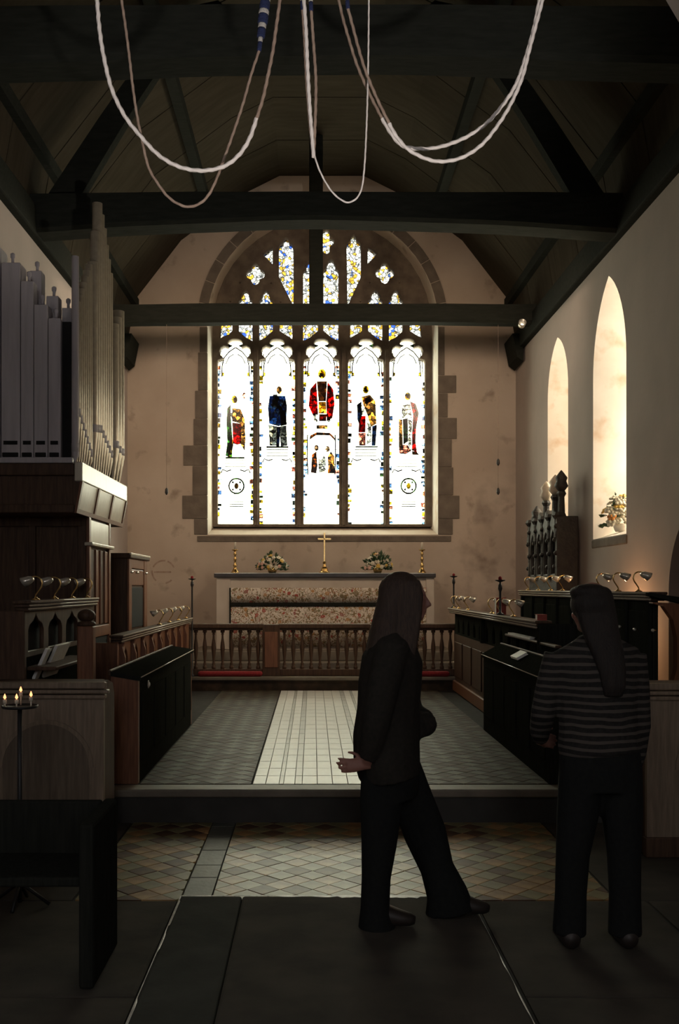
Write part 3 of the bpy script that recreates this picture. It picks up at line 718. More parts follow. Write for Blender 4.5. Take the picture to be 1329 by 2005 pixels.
# border blocks and saddle bars
bords = {k: B() for k in ('yellow', 'sky', 'dgreen', 'pink')}
random.seed(11)
for c in mains:
    for s in (-1, 1):
        y = 716
        while y < 1024:
            h = random.choice((5, 7, 9)); col = random.choice(('yellow','yellow','sky','sky','dgreen',None,None,None,'pink'))
            if col:
                x0 = c+s*35.5; x1 = c+s*(35.5-random.choice((4.5,6,8)))
                (u0, v1), (u1, v0) = G(min(x0,x1), y), G(max(x0,x1), y+h)
                bords[col].box(u0, u1, YG+.012, YG+.018, v0, v1)
            y += h+random.choice((1,3,5))
for k, b in bords.items():
    o = obj('border_glass', b, M['g_'+k], wobj); o['kind'] = 'stuff'
for c in mains:
    b = B()
    for y in range(735, 1020, 29):
        (u0, v), (u1, _) = G(c-37, y), G(c+37, y); b.box(u0, u1, YG+.034, YG+.044, v-.004, v+.004)
    obj('saddle_bar', b, M['iron'], wobj)
# quoins and arch stones round the opening
q = thing('window_surround', 'brown dressed stone surround with jagged quoins framing the stained glass window', 'stone surround', (CX, YE, 2.3))
def qbox(px0, px1, py0, py1):
    a = W(px0, py1, YE); c = W(px1, py0, YE)
    obj('quoin', B().bbox(a.x, c.x-.0, YE-.016, YE+.10, a.z+.004, c.z-.004, .006), M['stone'], q)
jl = W(404.2, 0, YE).x
IL, IR = 406.0, 857.5
for x0, y0, y1 in [(391,640,690),(388,690,765),(382,765,820),(379,820,872),(359,872,912),(377,912,970),(357,970,1016),(380,1016,1047)]: qbox(x0, IL, y0, y1)
for x1, y0, y1 in [(870,640,735),(893,735,770),(876,770,818),(894,818,860),(884,860,915),(887,915,970),(899,970,1016),(886,1016,1047)]: qbox(IR, x1, y0, y1)
for k in range(7):
    a = 386+k*71; qbox(a, a+71, 1049, 1061)
n = 17                                               # voussoirs
for k in range(n):
    a0, a1 = PI*k/n+.004, PI*(k+1)/n-.004
    cx, zs = .155, 5.70
    ro = 1.81+ .155; ri = 1.815
    pts = [(cx+r*math.cos(a), zs+r*math.sin(a)) for r, aa in ((ri, (a0, (a0+a1)/2, a1)), (ro, (a1, (a0+a1)/2, a0))) for a in aa]
    obj('voussoir', B().prism(pts, YE-.016, YE+.06), M['stone'], q)
# faded painted consecration cross on the plaster, left of the altar
cc = thing('painted_cross', 'faded reddish painted circle and cross on plaster beside the organ cabinet', 'wall painting', W(320,1120,YE-.001))
p0 = W(320, 1120, YE-.003)
def arcband(r0, r1, a0, a1):
    pts = [(p0.x+r0*math.cos(a0+(a1-a0)*k/10), p0.z+r0*math.sin(a0+(a1-a0)*k/10)) for k in range(11)]
    pts += [(p0.x+r1*math.cos(a1+(a0-a1)*k/10), p0.z+r1*math.sin(a1+(a0-a1)*k/10)) for k in range(11)]
    return B().prism(pts, YE-.0025, YE+.002)
for a0, a1 in ((.4, 1.2), (1.4, 2.7), (3.0, 4.0), (4.9, 5.5)): obj('ring_fragment', arcband(.165, .19, a0, a1), M['stain'], cc)
obj('cross_bar', B().box(p0.x-.15, p0.x+.12, YE-.0025, YE+.002, p0.z-.012, p0.z+.012), M['stain'], cc)

# ------------------------------------------------------------------ organ
OX, OY0, OY1 = -1.90, 8.02, 9.96                    # front plane, west and east end of the jettied upper case
org = thing('pipe_organ', 'pipe organ with grey painted wooden pipes and tall metal front pipes', 'organ', (-2.3, 9.0, ZC))
# lower case
obj('lower_case', B().box(XL+.02, OX-.03, 8.50, 9.36, ZC, 2.2), M['oak'], org)
for z0, z1 in ((1.26, 2.02),):                       # south face: fluted doors in a frame
    obj('door_frame', B().bbox(OX-.03, OX, 8.48, 8.55, ZC, 2.2, .006).bbox(OX-.03, OX, 9.31, 9.38, ZC, 2.2, .006)
        .bbox(OX-.03, OX, 8.55, 9.31, 1.16, 1.26, .006), M['oak_red'], org)
    for k in range(4):
        y0 = 8.56+k*.187
        d = obj('door_panel', B().bbox(OX-.03, OX-.010, y0, y0+.18, 1.27, 1.93, .008), M['oak_red'] if k % 2 else M['oak'], org)
        obj('fillet', B().bbox(OX-.012, OX+.004, y0+.165, y0+.182, 1.27, 1.93, .005), M['oak_red'], d)
obj('ledge', B().bbox(OX-.04, OX+.03, 8.46, 9.40, 1.955, 1.985, .008), M['organ_pale'], org)
obj('frieze_panel', B().bbox(OX-.03, OX-.005, 8.56, 9.31, 1.985, 2.18, .008), M['organ_pale'], org)
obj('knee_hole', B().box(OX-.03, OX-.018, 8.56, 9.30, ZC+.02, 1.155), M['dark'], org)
# west face: framed panels
for x0, x1 in ((XL+.03, -2.42), (-2.36, OX-.10)):
    for z0, z1 in ((.5, 1.15), (1.25, 2.12)):
        obj('side_panel', B().bbox(x0, x1, 8.488, 8.51, z0, z1, .012), M['oak'], org)
obj('side_frame', B().bbox(-2.42, -2.36, 8.475, 8.51, ZC, 2.2, .006).bbox(OX-.10, OX-.03, 8.475, 8.51, ZC, 2.2, .006)
    .bbox(XL+.03, OX-.03, 8.472, 8.51, 1.15, 1.25, .006).bbox(XL+.03, OX-.03, 8.472, 8.51, 2.12, 2.2, .006), M['oak'], org)
# jettied upper case with coved front
obj('upper_case', B().prism([(XL+.02,2.2),(OX-.02,2.2),(OX+.028,2.45),(OX+.028,2.60),(XL+.02,2.60)], OY0+.02, OY1-.02), M['oak'], org)
obj('cornice', B().bbox(OX-.02, OX+.045, OY0, OY1, 2.455, 2.612, .01), M['organ_pale'], org)
obj('west_cornice', B().bbox(XL+.02, OX-.02, OY0-.012, OY0+.03, 2.50, 2.60, .01).bbox(XL+.02, OX-.02, OY0-.006, OY0+.03, 2.20, 2.27, .01), M['oak'], org)
obj('shelf_edge', B().bbox(XL+.02, OX-.03, OY0-.02, OY0+.04, 2.60, 2.645, .006), M['pipe_paint'], org)
def slant(y0, y1, z0, z1, out):                      # a board lying on the coved front
    xa = lambda z: OX-.02+.048*(z-2.2)/.25
    return B().add([(xa(z0),y0,z0),(xa(z0),y1,z0),(xa(z1),y1,z1),(xa(z1),y0,z1),(xa(z0)+out,y0,z0),(xa(z0)+out,y1,z0),(xa(z1)+out,y1,z1),(xa(z1)+out,y0,z1)],
        [(0,1,2,3),(7,6,5,4),(0,4,5,1),(1,5,6,2),(2,6,7,3),(3,7,4,0)])
obj('cove_rail', slant(OY0, OY1, 2.2, 2.235, .02), M['oak_red'], org)
for k in range(4):
    y = OY0+k*(OY1-OY0-.05)/3; obj('cove_stile', slant(y, y+.05, 2.235, 2.455, .02), M['oak_red'], org)
for k in range(3):
    y = OY0+.05+k*(OY1-OY0-.05)/3; obj('cove_panel', slant(y, y+(OY1-OY0-.05)/3-.05, 2.235, 2.455, .008), M['organ_pale'], org)
# wooden bass pipes on the west side
for x0, x1, top in ((-2.52,-2.368,4.23),(-2.362,-2.26,4.08),(-2.255,-2.145,3.89),(-2.14,-2.04,3.78),(-2.70,-2.53,4.36)):
    p = obj('wooden_pipe', B().bbox(x0, x1, 8.06, 8.06+(x1-x0)*1.2, 2.645, top, .006), M['pipe_paint'], org)
    obj('pipe_mouth', B().box(x0+.02, x1-.02, 8.052, 8.062, 2.755, 2.785), M['dark'], p)
    obj('pipe_cap', B().bbox(x0+.012, x1-.012, 8.045, 8.06, 2.655, 2.69, .004), M['dark'], p)
    obj('stopper_handle', B().lathe([(.012,0),(.012,.05),(.02,.06),(.02,.085),(.008,.095)], ((x0+x1)/2, 8.12, top), 8), M['pipe_paint'], p)
for x0, x1, top in ((-2.40,-2.31,4.14),(-2.26,-2.17,3.93),(-2.13,-2.06,3.83)):
    p = obj('wooden_pipe', B().bbox(x0+.04, x1+.05, 8.30, 8.42, 2.62, top+.10, .006), M['pipe_paint'], org)
    obj('stopper_handle', B().lathe([(.012,0),(.012,.05),(.02,.06),(.02,.085),(.008,.095)], ((x0+x1)/2+.045, 8.36, top+.10), 8), M['pipe_paint'], p)
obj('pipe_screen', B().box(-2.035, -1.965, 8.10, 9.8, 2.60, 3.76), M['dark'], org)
# metal pipes along the chancel front
def mpipe(y, r, top, mouth, x=OX-.03):
    zb = 2.612
    p = obj('metal_pipe', B().lathe([(r*.28, zb), (r*.3, zb+.02), (r*.98, mouth-.03), (r, mouth), (r, top), (r*.86, top), (r*.86, top-.05)], (x, y, 0), 14), M['pipe_metal'], org)
    obj('pipe_mouth', B().lathe([(r*.6, mouth), (r*1.035, mouth+.002), (r*1.06, mouth+.07), (r*.6, mouth+.075)], (x, y, 0), 14), M['pipe_paint'], p)
    return p
mp_ = mpipe(8.10, .030, 4.29, 2.70); mp_.data.materials.clear(); mp_.data.materials.append(M['pipe_paint'])
for k in range(7):                                   # first flat: mouths falling, tops rising
    mpipe(8.20+k*.075, .034, 3.95+.075*k, 3.0-.045*k, OX-.045)
tops = [4.45, 4.75, 5.04, 4.97, 4.88, 4.76, 4.66, 4.56]
for k in range(8):                                   # tall flat
    mpipe(8.74+k*.094, .046, tops[k], 3.0-.022*abs(k-2)-.01*k, OX-.03)
for k in range(3):
    mpipe(9.55+k*.135, .064, 4.12+.10*k, 2.93-.03*k+.025*(k == 2), OX-.02)

# cabinet (organ console back) east of the organ
cb = thing('organ_cabinet', 'reddish brown panelled cupboard standing just east of the organ', 'cabinet', (-2.2, 10.85, ZC))
obj('carcass', B().box(-2.55, -1.92, 10.29, 11.42, ZC, 1.90), M['oak'], cb)
obj('cornice', B().bbox(-2.60, -1.87, 10.25, 11.46, 1.90, 1.955, .012), M['oak'], cb)
obj('cornice_edge', B().bbox(-1.885, -1.865, 10.25, 11.46, 1.935, 1.957, .004), M['organ_pale'], cb)
for y0, y1 in ((10.29,10.45),(11.22,11.42)): obj('pilaster', B().bbox(-1.92, -1.895, y0, y1, 1.15, 1.90, .008), M['oak_red'], cb)
obj('top_rail', B().bbox(-1.92, -1.90, 10.45, 11.22, 1.80, 1.90, .006), M['oak_red'], cb)
dr_ = obj('door', B().bbox(-1.92, -1.908, 10.47, 11.20, 1.17, 1.60, .006), M['dark'], cb)
obj('carved_frieze', B().bbox(-1.92, -1.902, 10.47, 11.20, 1.62, 1.79, .01), M['oak_red'], cb)
for y in (10.42, 10.75, 11.32):
    obj('bracket_light', B().ell((-1.89, y, 1.76), .018, .05, .014, 10, 6), M['steel'], cb)

# ------------------------------------------------------------------ choir stalls
def arcade(name, y0, y1, z0, z1, X, n, th, m, parent, hw=.09, oz0=None, oz1=None):
    """panel with a row of ogee openings, in the plane X"""
    hs = []
    for k in range(n):
        c = y0+(y1-y0)*(k+.5)/n
        a = oz0; t = oz1; s = a+(t-a)*.55
        hs.append([(c-hw,a),(c+hw,a),(c+hw,s),(c+hw*.8,s+(t-s)*.35),(c+hw*.35,s+(t-s)*.55),(c+hw*.12,s+(t-s)*.8),(c,t),(c-hw*.12,s+(t-s)*.8),(c-hw*.35,s+(t-s)*.55),(c-hw*.8,s+(t-s)*.35),(c-hw,s)])
    return obj(name, plate_mesh(name, [(y0,z0),(y1,z0),(y1,z1),(y0,z1)], hs, th, YZ(X), .004), m, parent)
def ledge3(t, x0, x1, y0, y1, z):                    # moulded ledge: three nosings one under another, pale beads painting their lit edges
    obj('ledge', B().bbox(x0, x1, y0, y1, z-.022, z, .006).bbox(x0+.008, x1-.008, y0+.01, y1-.01, z-.045, z-.024, .006)
        .bbox(x0+.016, x1-.016, y0+.02, y1-.02, z-.068, z-.047, .006), M['oak'], t)
    s = 1 if x0 < 0 else -1; xe = x1 if x0 < 0 else x0
    for dz, dx in ((.006,.0),(.030,.008),(.053,.016)):
        x = xe-s*dx
        obj('lit_bead', B().tube([(x, y0+.01, z-dz), (x, y1-.01, z-dz)], .0045, 8), M['lit_bead'], t)
M['lit_bead'] = wood('edge_highlight_bead', (.62,.54,.42), (.5,.42,.31), rough=.25)  # pale strip that paints a highlight along the dark edges
# north side, middle row
t = thing('choir_stall', 'reddish choir stall front with ogee arcade below the north lamp ledge', 'choir stall', (-1.66, 10.5, ZC))
obj('arcade_panel', B() and None or plate_mesh('arcade_panel', [(8.44,.72),(13.26,.72),(13.26,1.13),(8.44,1.13)],
    [[(c-.10,.84),(c+.10,.84),(c+.10,.98),(c+.075,1.03),(c+.03,1.055),(c,1.09),(c-.03,1.055),(c-.075,1.03),(c-.10,.98)] for c in [8.78+k*.52 for k in range(9)]], .035, YZ(-1.665), .004), M['oak_red'], t)
obj('lower_panel', B().box(-1.68, -1.655, 8.44, 13.26, ZC, .72), M['oak'], t)
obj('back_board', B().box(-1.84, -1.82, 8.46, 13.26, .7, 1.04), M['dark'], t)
ledge3(t, -1.72, -1.60, 8.42, 13.30, 1.195)
obj('desk_slope', B().prism([(-1.87,1.03),(-1.72,1.11),(-1.72,1.13),(-1.87,1.05)], 8.46, 13.26), M['oak_black'], t)
obj('end_panel', B().bbox(-1.87, -1.65, 8.42, 8.47, ZC, 1.13, .01), M['oak_red'], t)
for k in range(11):
    y = 8.52+k*.52
    if y < 13.2: obj('buttress', B().prism([(-1.648,.74),(-1.60,.80),(-1.60,1.0),(-1.625,1.09),(-1.605,1.13),(-1.648,1.13)], y-.02, y+.02), M['oak_red'], t)
# north side, front desk
def front_desk(s, xf, xb, zf, zb, y0, y1, label, mt):
    t = thing('choir_desk', label, 'choir desk', (xf, (y0+y1)/2, ZC))
    n = 5; d = (y1-y0-.12)/n
    obj('front_panel', B().box(min(xf,xf-s*.02), max(xf,xf-s*.02), y0+.06, y1-.06, ZC, zf-.03), M['oak_black'], t)
    for k in range(n):
        obj('raised_panel', B().bbox(min(xf,xf+s*.008), max(xf,xf+s*.008), y0+.10+k*d, y0+.02+(k+1)*d, ZC+.15, zf-.12, .006), M['oak_black'], t)
    obj('sloping_top', B().prism([(xf+s*.02,zf-.03),(xf+s*.02,zf),(xb,zb),(xb,zb-.03)], y0-.01, y1+.01), M['oak_black'], t)
    obj('front_lit_bead', B().tube([(xf+s*.022, y0, zf-.004), (xf+s*.022, y1, zf-.004)], .004, 8), M['lit_bead'], t)
    obj('book_stop', B().bbox(min(xb,xb-s*.02), max(xb,xb-s*.02), y0, y1, zb-.03, zb+.012, .006), M['oak'], t)
    for y in (y0, y1-.06):
        obj('end_panel', B().prism([(xf,ZC),(xf,zf-.03),(xb,zb-.03),(xb,ZC)], y, y+.06), mt, t)
    return t
front_desk(1, -1.22, -1.41, .975, 1.01, 6.96, 10.04, 'black-fronted choir desk at the north edge of the pale paved strip', M['oak_red'])
kb = thing('round_boss', 'small round white boss on the black north desk front', 'boss', (-1.215, 7.34, .885))
obj('disc', B().lathe([(.0,0),(.018,.0),(.021,.006),(.012,.014),(0,.016)], (0,0,0), 14, True, Matrix.Rotation(PI/2,4,'Y')).xf(Matrix.Translation((-1.212,7.34,.885))), M['bulb'], kb)
obj('collar', B().lathe([(.030,0),(.030,.004),(.022,.008),(.022,0)], (0,0,0), 16, True, Matrix.Rotation(PI/2,4,'Y')).xf(Matrix.Translation((-1.212,7.34,.885))), M['steel'], kb)
# north side, rear row by the organ
t = thing('choir_stall', 'dark rear stall with blind arcade and lamp ledge in front of the organ', 'choir stall', (-1.84, 7.4, ZC))
ledge3(t, -1.92, -1.80, 6.36, 8.40, 1.515)
arcade('arcade_panel', 6.40, 8.38, 1.15, 1.45, -1.86, 4, .03, M['oak'], t, .19, 1.18, 1.43)
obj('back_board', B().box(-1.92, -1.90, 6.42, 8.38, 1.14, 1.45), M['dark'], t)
obj('lower_panel', B().box(-1.88, -1.85, 6.40, 8.38, ZC, 1.16), M['oak_black'], t)
obj('book_shelf', B().bbox(-1.85, -1.66, 6.45, 7.56, 1.06, 1.085, .006), M['oak'], t)
obj('end_panel', B().bbox(-2.08, -1.84, 6.36, 6.41, 0, 1.45, .008), M['oak'], t)
t = thing('newel_post', 'stall end post topped by a round wooden ball finial', 'post', (-1.56, 6.86, ZC))
obj('shaft', B().bbox(-1.615, -1.505, 6.82, 6.92, ZC, 1.335, .01), M['oak_red'], t)
obj('neck', B().lathe([(.062,1.335),(.066,1.345),(.06,1.36),(.035,1.365),(.035,1.375)], (-1.56,6.87,0), 16), M['oak'], t)
obj('ball', B().ell((-1.56,6.87,1.405), .062, .062, .045, 18, 12), M['oak'], t)
# books on the north stalls
def book(name, loc, sx, sy, sz, label, cover, rx=0, ry=0, rz=0):
    t = thing(name, label, 'book', loc); t.rotation_euler = (rx, ry, rz)
    lobj('pages', B().box(-sx/2+.006, sx/2-.004, -sy/2+.006, sy/2-.006, .004, sz-.004), M['book'], t)
    lobj('cover', B().box(-sx/2, sx/2, -sy/2, sy/2, 0, .004).box(-sx/2, sx/2, -sy/2, sy/2, sz-.004, sz).box(-sx/2, -sx/2+.005, -sy/2, sy/2, .004, sz-.004), cover, t)
    return t
book('open_music_book', (-1.79, 6.99, 1.09), .24, .36, .02, 'large white music book leaning on the rear stall shelf', M['book'], 0, -1.15, 0)
book('hymn_book', (-1.79, 6.62, 1.09), .22, .10, .02, 'narrow white booklet leaning left of the large music book', M['book'], 0, -1.15, 0)
book('hymn_book', (-1.76, 9.3, .843), .10, .16, .03, 'white book lying in the first arcade opening', M['book'])
book('hymn_book', (-1.76, 9.82, .843), .10, .16, .04, 'white book lying in the second arcade opening', M['book'])
M['oak_mid'] = wood('mid_oak', (.16,.12,.082), (.10,.075,.05), rough=.5)
# foreground prayer desk, north
def prayer_desk(x0, x1, y, label, label_side):
    t = thing('prayer_desk', label, 'desk', ((x0+x1)/2, y, 0))
    obj('front_panel', B().box(x0, x1, y, y+.04, 0, .93), M['oak_pale'], t)
    obj('moulded_rail', B().bbox(x0-.012, x1+.012, y-.02, y+.05, .93, .955, .008).bbox(x0-.005, x1+.03, y-.012, y+.05, .96, .985, .008).bbox(x0-.0, x1+.012, y-.006, y+.05, .99, 1.03, .008), M['oak_pale'], t)
    obj('plinth', B().bbox(x0-.01, x1+.02, y-.015, y+.05, 0, .12, .008), M['oak'], t)
    cx = (x0+x1)/2-.02 if x0 < 0 else (x0+x1)/2+.05
    cx = x0+.42 if x0 < 0 else x1-.42
    r0, r1 = .26, .285
    pts = [(cx+r1*math.cos(PI*k/16), .52+r1*math.sin(PI*k/16)) for k in range(17)]+[(cx+r0*math.cos(PI*k/16), .52+r0*math.sin(PI*k/16)) for k in range(16,-1,-1)]
    obj('blind_arch', B().prism(pts, y-.012, y+.005), M['oak_pale'], t)
    obj('arch_panel', B().prism([(cx+r0*math.cos(PI*k/16), .52+r0*math.sin(PI*k/16)) for k in range(17)]+[(cx-r0,.14),(cx+r0,.14)], y-.004, y+.005), M['oak_mid'], t)
    xe = x1 if x0 < 0 else x0
    s = 1 if x0 < 0 else -1
    obj('scrolled_end', B().prism([(0,0),(.31,0),(.31,.93),(.26,1.0),(.12,1.03),(0,1.03)], -.025, .025).xf(Matrix.Translation((xe-s*.03, y+.04, 0)) @ Matrix.Rotation(PI/2, 4, 'Z')), M['oak'], t)
    obj('slope', B().prism([(x0+.06,1.00),(x1-.06,1.00),(x1-.06,1.02),(x0+.06,1.02)], y+.05, y+.32), M['oak'], t)
    return t
prayer_desk(-2.02, -1.255, 5.98, 'pale oak prayer desk with moulded top in the left foreground', 1)
prayer_desk(1.98, 2.85, 5.9, 'dark prayer desk partly hidden behind the woman in the striped top', -1)
# low dark bench in the left foreground
t = thing('nave_pew', 'low dark wooden pew at the bottom left corner', 'pew', (-1.6, 4.2, 0))
obj('bench_end', B().bbox(-.93, -.87, 3.95, 4.45, 0, .66, .015), M['oak_black'], t)
obj('seat', B().bbox(-1.9, -.93, 3.98, 4.36, .40, .44, .01), M['oak_black'], t)
obj('backrest', B().bbox(-1.9, -.93, 4.38, 4.42, .40, .66, .01), M['oak_black'], t)
obj('bench_end', B().bbox(-1.93, -1.90, 3.95, 4.45, 0, .66, .01), M['oak_black'], t)
# votive stand with four burning lights
t = thing('votive_stand', 'black iron stand with four small burning lights at far left', 'candle stand', (-1.47, 5.0, 0))
obj('pole', B().tube([(-1.47,5.0,.02),(-1.47,5.0,1.0)], .012), M['iron'], t)
obj('tripod_base', B().tube([(-1.62,5.0,.01),(-1.47,5.0,.12),(-1.32,5.0,.01)], .01).tube([(-1.47,5.13,.01),(-1.47,5.0,.12),(-1.47,4.87,.01)], .01), M['iron'], t)
obj('tray', B().lathe([(.0,.995),(.085,.995),(.09,1.0),(.09,1.008),(.084,1.008),(.083,1.003),(0,1.003)], (-1.47,5.0,0), 20), M['iron'], t)
for px, py in ((13,1364),(35,1353),(36,1364),(64,1359)):
    p = W(px, py, 5.0); yy = 5.0+(.05 if py < 1358 else -.03)
    c = obj('candle', B().lathe([(.010,p.z-.032),(.010,p.z-.012),(.006,p.z-.010)], (p.x,yy,0), 8).tube([(p.x,yy,1.003),(p.x,yy,p.z-.03)], .004, 6), M['wax'], t)
    obj('flame', B().lathe([(.002,p.z-.009),(.008,p.z-.002),(.006,p.z+.006),(.001,p.z+.018)], (p.x,yy,0), 8), M['flame'], c)

# south side, middle row
t = thing('choir_stall', 'dark choir stall front with lamp ledge running along the south side', 'choir stall', (1.9, 10.8, ZC))
obj('front_panel', B().box(1.90, 1.94, 8.20, 13.36, ZC, .98), M['oak'], t)
for k in range(7):
    y0 = 8.30+k*.72; obj('raised_panel', B().bbox(1.885, 1.902, y0, y0+.62, ZC+.2, .88, .008), M['oak'], t)
obj('plinth', B().bbox(1.87, 1.94, 8.2, 13.36, ZC, ZC+.14, .01), M['oak_red'], t)
obj('arcade_panel', plate_mesh('arcade_panel', [(8.2,.98),(13.34,.98),(13.34,1.26),(8.2,1.26)],
    [[(c-.09,1.0),(c+.09,1.0),(c+.09,1.10),(c+.07,1.14),(c+.03,1.17),(c,1.22),(c-.03,1.17),(c-.07,1.14),(c-.09,1.10)] for c in [8.4+k*.42 for k in range(12)]], .03, YZ(1.92), .004), M['oak_black'], t)
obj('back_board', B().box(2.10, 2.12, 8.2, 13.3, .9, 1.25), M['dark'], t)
ledge3(t, 1.82, 1.96, 8.15, 13.42, 1.325)
obj('desk_slope', B().prism([(2.14,1.20),(1.96,1.26),(1.96,1.28),(2.14,1.22)], 8.2, 13.3), M['oak_black'], t)
obj('bench_end', B().bbox(1.84, 2.16, 8.12, 8.19, ZC, 1.30, .012), M['oak_black'], t)
obj('bench_end', B().bbox(1.86, 2.14, 11.02, 11.10, .98, 1.30, .012), M['oak_black'], t)
obj('book_ledge', B().bbox(1.85, 1.90, 7.6, 9.6, 1.135, 1.155, .006), M['oak'], t)
front_desk(-1, 1.65, 1.81, .956, 1.055, 6.96, 9.62, 'black-fronted choir desk at the south edge beside the striped woman', M['oak_black'])
book('hymn_book', (1.735, 8.35, 1.022), .10, .26, .022, 'thin white book on the top edge of the south desk', M['book'], 0, -.5, 0)
book('service_booklet', (1.87, 8.95, 1.156), .045, .95, .018, 'long white service sheet above the white book on south desk', M['book'])
# south side, rear row
t = thing('choir_stall', 'tall rear stall with brass lamps against the south wall', 'choir stall', (2.7, 9.8, ZC))
ledge3(t, 2.52, 2.66, 7.46, 12.25, 1.565)
obj('front_panel', B().box(2.56, 2.60, 7.5, 12.2, ZC, 1.50), M['oak_black'], t)
for k in range(8):
    y0 = 7.56+k*.57; obj('raised_panel', B().bbox(2.545, 2.562, y0, y0+.48, .75, 1.42, .008), M['oak_black'], t)
for k in range(9):
    y0 = 7.54+k*.57; obj('pilaster', B().bbox(2.53, 2.56, y0-.03, y0+.03, ZC, 1.50, .008), M['oak_black'], t)
obj('seat', B().bbox(2.62, 3.14, 7.5, 11.38, .62, .66, .01), M['oak'], t)
e = [(2.52,1.49),(2.52,1.48),(2.60,1.46),(2.67,1.36),(2.70,1.22),(2.70,1.0),(2.66,.85),(2.66,ZC),(2.84,ZC),(2.84,1.40),(2.88,1.44),(2.9,1.47)]
obj('shaped_end', B().prism(e, 7.38, 7.46), M['oak_red'], t)
obj('end_capping', B().prism([(2.50,1.56),(2.50,1.535),(2.80,1.465),(3.08,1.42),(3.08,1.46),(2.8,1.515)], 7.36, 7.48), M['oak_black'], t)
# knobs / small brass studs glinting in the shade of the rear stall
for k, (px, py, Yk) in enumerate(((1218,1226,8.25),(1248,1231,7.9),(1284,1233,7.45))):
    z = CH-(py-VY)/F*Yk; x = 2.535
    kn = thing('brass_knob', ['far', 'middle', 'near'][k]+' of three glinting brass knobs on the dark rear stall', 'knob', (x, F*x/(px-VX), z), 'knobs on the rear stall')
    lobj('stem', B().lathe([(.006,0),(.006,.02)], (0,0,0), 8, True, Matrix.Rotation(-PI/2,4,'Y')), M['brass'], kn)
    lobj('ball', B().ell((-.024,0,0), .013, .013, .013, 12, 8), M['steel'], kn)
# red books / hassock by the rear stall
book('red_psalter', (1.90, 10.1, 1.326), .12, .10, .17, 'upright red psalter on the south middle ledge', M['book_red'], 0, 0, PI/2)
book('prayer_book', (1.90, 8.3, 1.326), .10, .08, .05, 'small red prayer book near the end of south ledge', M['book_red'], 0, 0, PI/2)

# ------------------------------------------------------------------ lamps
def make_lamp(s, name, label, loc, group):
    """swan-neck desk lamp; s = +1: shade hangs to +x"""
    t = thing(name, label, 'lamp', loc, group)
    lobj('base', B().lathe([(.028,0),(.028,.006),(.012,.012),(.008,.02)], (0,0,0), 14), M['brass'], t)
    pts = [(0,0,.012),(0,0,.03),(-.012*s,0,.05),(-.032*s,0,.08),(-.042*s,0,.105),(-.038*s,0,.13),(-.022*s,0,.150),(.004*s,0,.158),(.03*s,0,.152),(.045*s,0,.14)]
    sm = []
    for i in range(len(pts)-1):
        for k in range(3):
            p0, p1, p2, p3 = [Vector(pts[max(0,min(len(pts)-1,i+d))]) for d in (-1,0,1,2)]
            u = k/3; sm.append(.5*((2*p1)+(p2-p0)*u+(2*p0-5*p1+4*p2-p3)*u*u+(3*p1-p0-3*p2+p3)*u**3))
    sm.append(Vector(pts[-1]))
    lobj('stem', B().tube(sm, .0055, 8), M['brass'], t)
    mrot = Matrix.Rotation(s*math.radians(118), 4, 'Y')
    sh = B().lathe([(.010,-.018),(.022,-.012),(.034,.008),(.040,.035),(.050,.070),(.047,.070),(.037,.035),(.031,.010),(.012,-.005)], (0,0,0), 16, True, mrot)
    sh.v = [(v[0]+.03*s, v[1]*1.25, v[2]*.85+.142) for v in sh.v]
    sh.v = [(.03*s+(v[0]-.03*s)*.86, v[1]*.86, .142+(v[2]-.142)*.86) for v in sh.v]
    lobj('shade', sh, M['steel'], t)
    lobj('bulb', B().ell((.066*s,0,.112), .022, .020, .019, 12, 8), M['bulb'], t)
    return t
ORD = ['nearest', 'second', 'third', 'fourth', 'fifth', 'sixth', 'seventh', 'eighth', 'ninth', 'tenth', 'eleventh']
def lamp_row(X, z, ys, s, where, group):
    p = None
    for k, y in enumerate(sorted(ys)):
        lb = '%s brass desk lamp on %s' % (ORD[k], where)
        if p is None: p = make_lamp(s, 'desk_lamp', lb, (X, y, z), group)
        else: dup(p, (X, y, z), lb)
yof = lambda X, px: F*X/(px-VX)
lamp_row(-1.86, 1.515, [yof(-1.86, x) for x in (70,107,141,170)], -1, 'the left ledge in front of the organ', 'lamps on the north rear ledge')
lamp_row(-1.66, 1.195, [yof(-1.66, x) for x in (312,331.5,349,364)], -1, 'the north ogee-arcaded ledge', 'lamps on the north middle ledge')
lamp_row(1.88, 1.325, [yof(1.88, x) for x in (889,898,916,963,980,1005)], 1, 'the south middle stall ledge', 'lamps on the south middle ledge')
lamp_row(2.58, 1.565, [yof(2.58, x) for x in (1034,1054,1078,1101,1177,1210,1250)], 1, 'the tall rear stall by the south wall', 'lamps on the south rear ledge')
# a hidden lamp added behind the rear stall to warm the wall under the lancet
t = thing('added_wall_lamp', 'small added brass uplighter hidden behind the rear stall under the flower window', 'lamp', (2.95, 9.75, .66))
obj('body', B().lathe([(.05,.66),(.05,.67),(.015,.68),(.015,.95),(.03,.97),(.055,1.05),(.05,1.05),(.02,.98)], (2.95,9.75,0), 14), M['brass'], t)
bu = obj('bulb', B().ell((2.95,9.75,1.07), .022, .022, .03, 10, 8), emit('lit_bulb', (1,.7,.4), 6), t)
l = bpy.data.lights.new('added_wall_glow', 'POINT'); l.energy = 16; l.color = (1,.50,.22); l.shadow_soft_size = .04
lo = link(bpy.data.objects.new('added_wall_glow', l)); lo.location = (2.95, 9.75, 1.16)
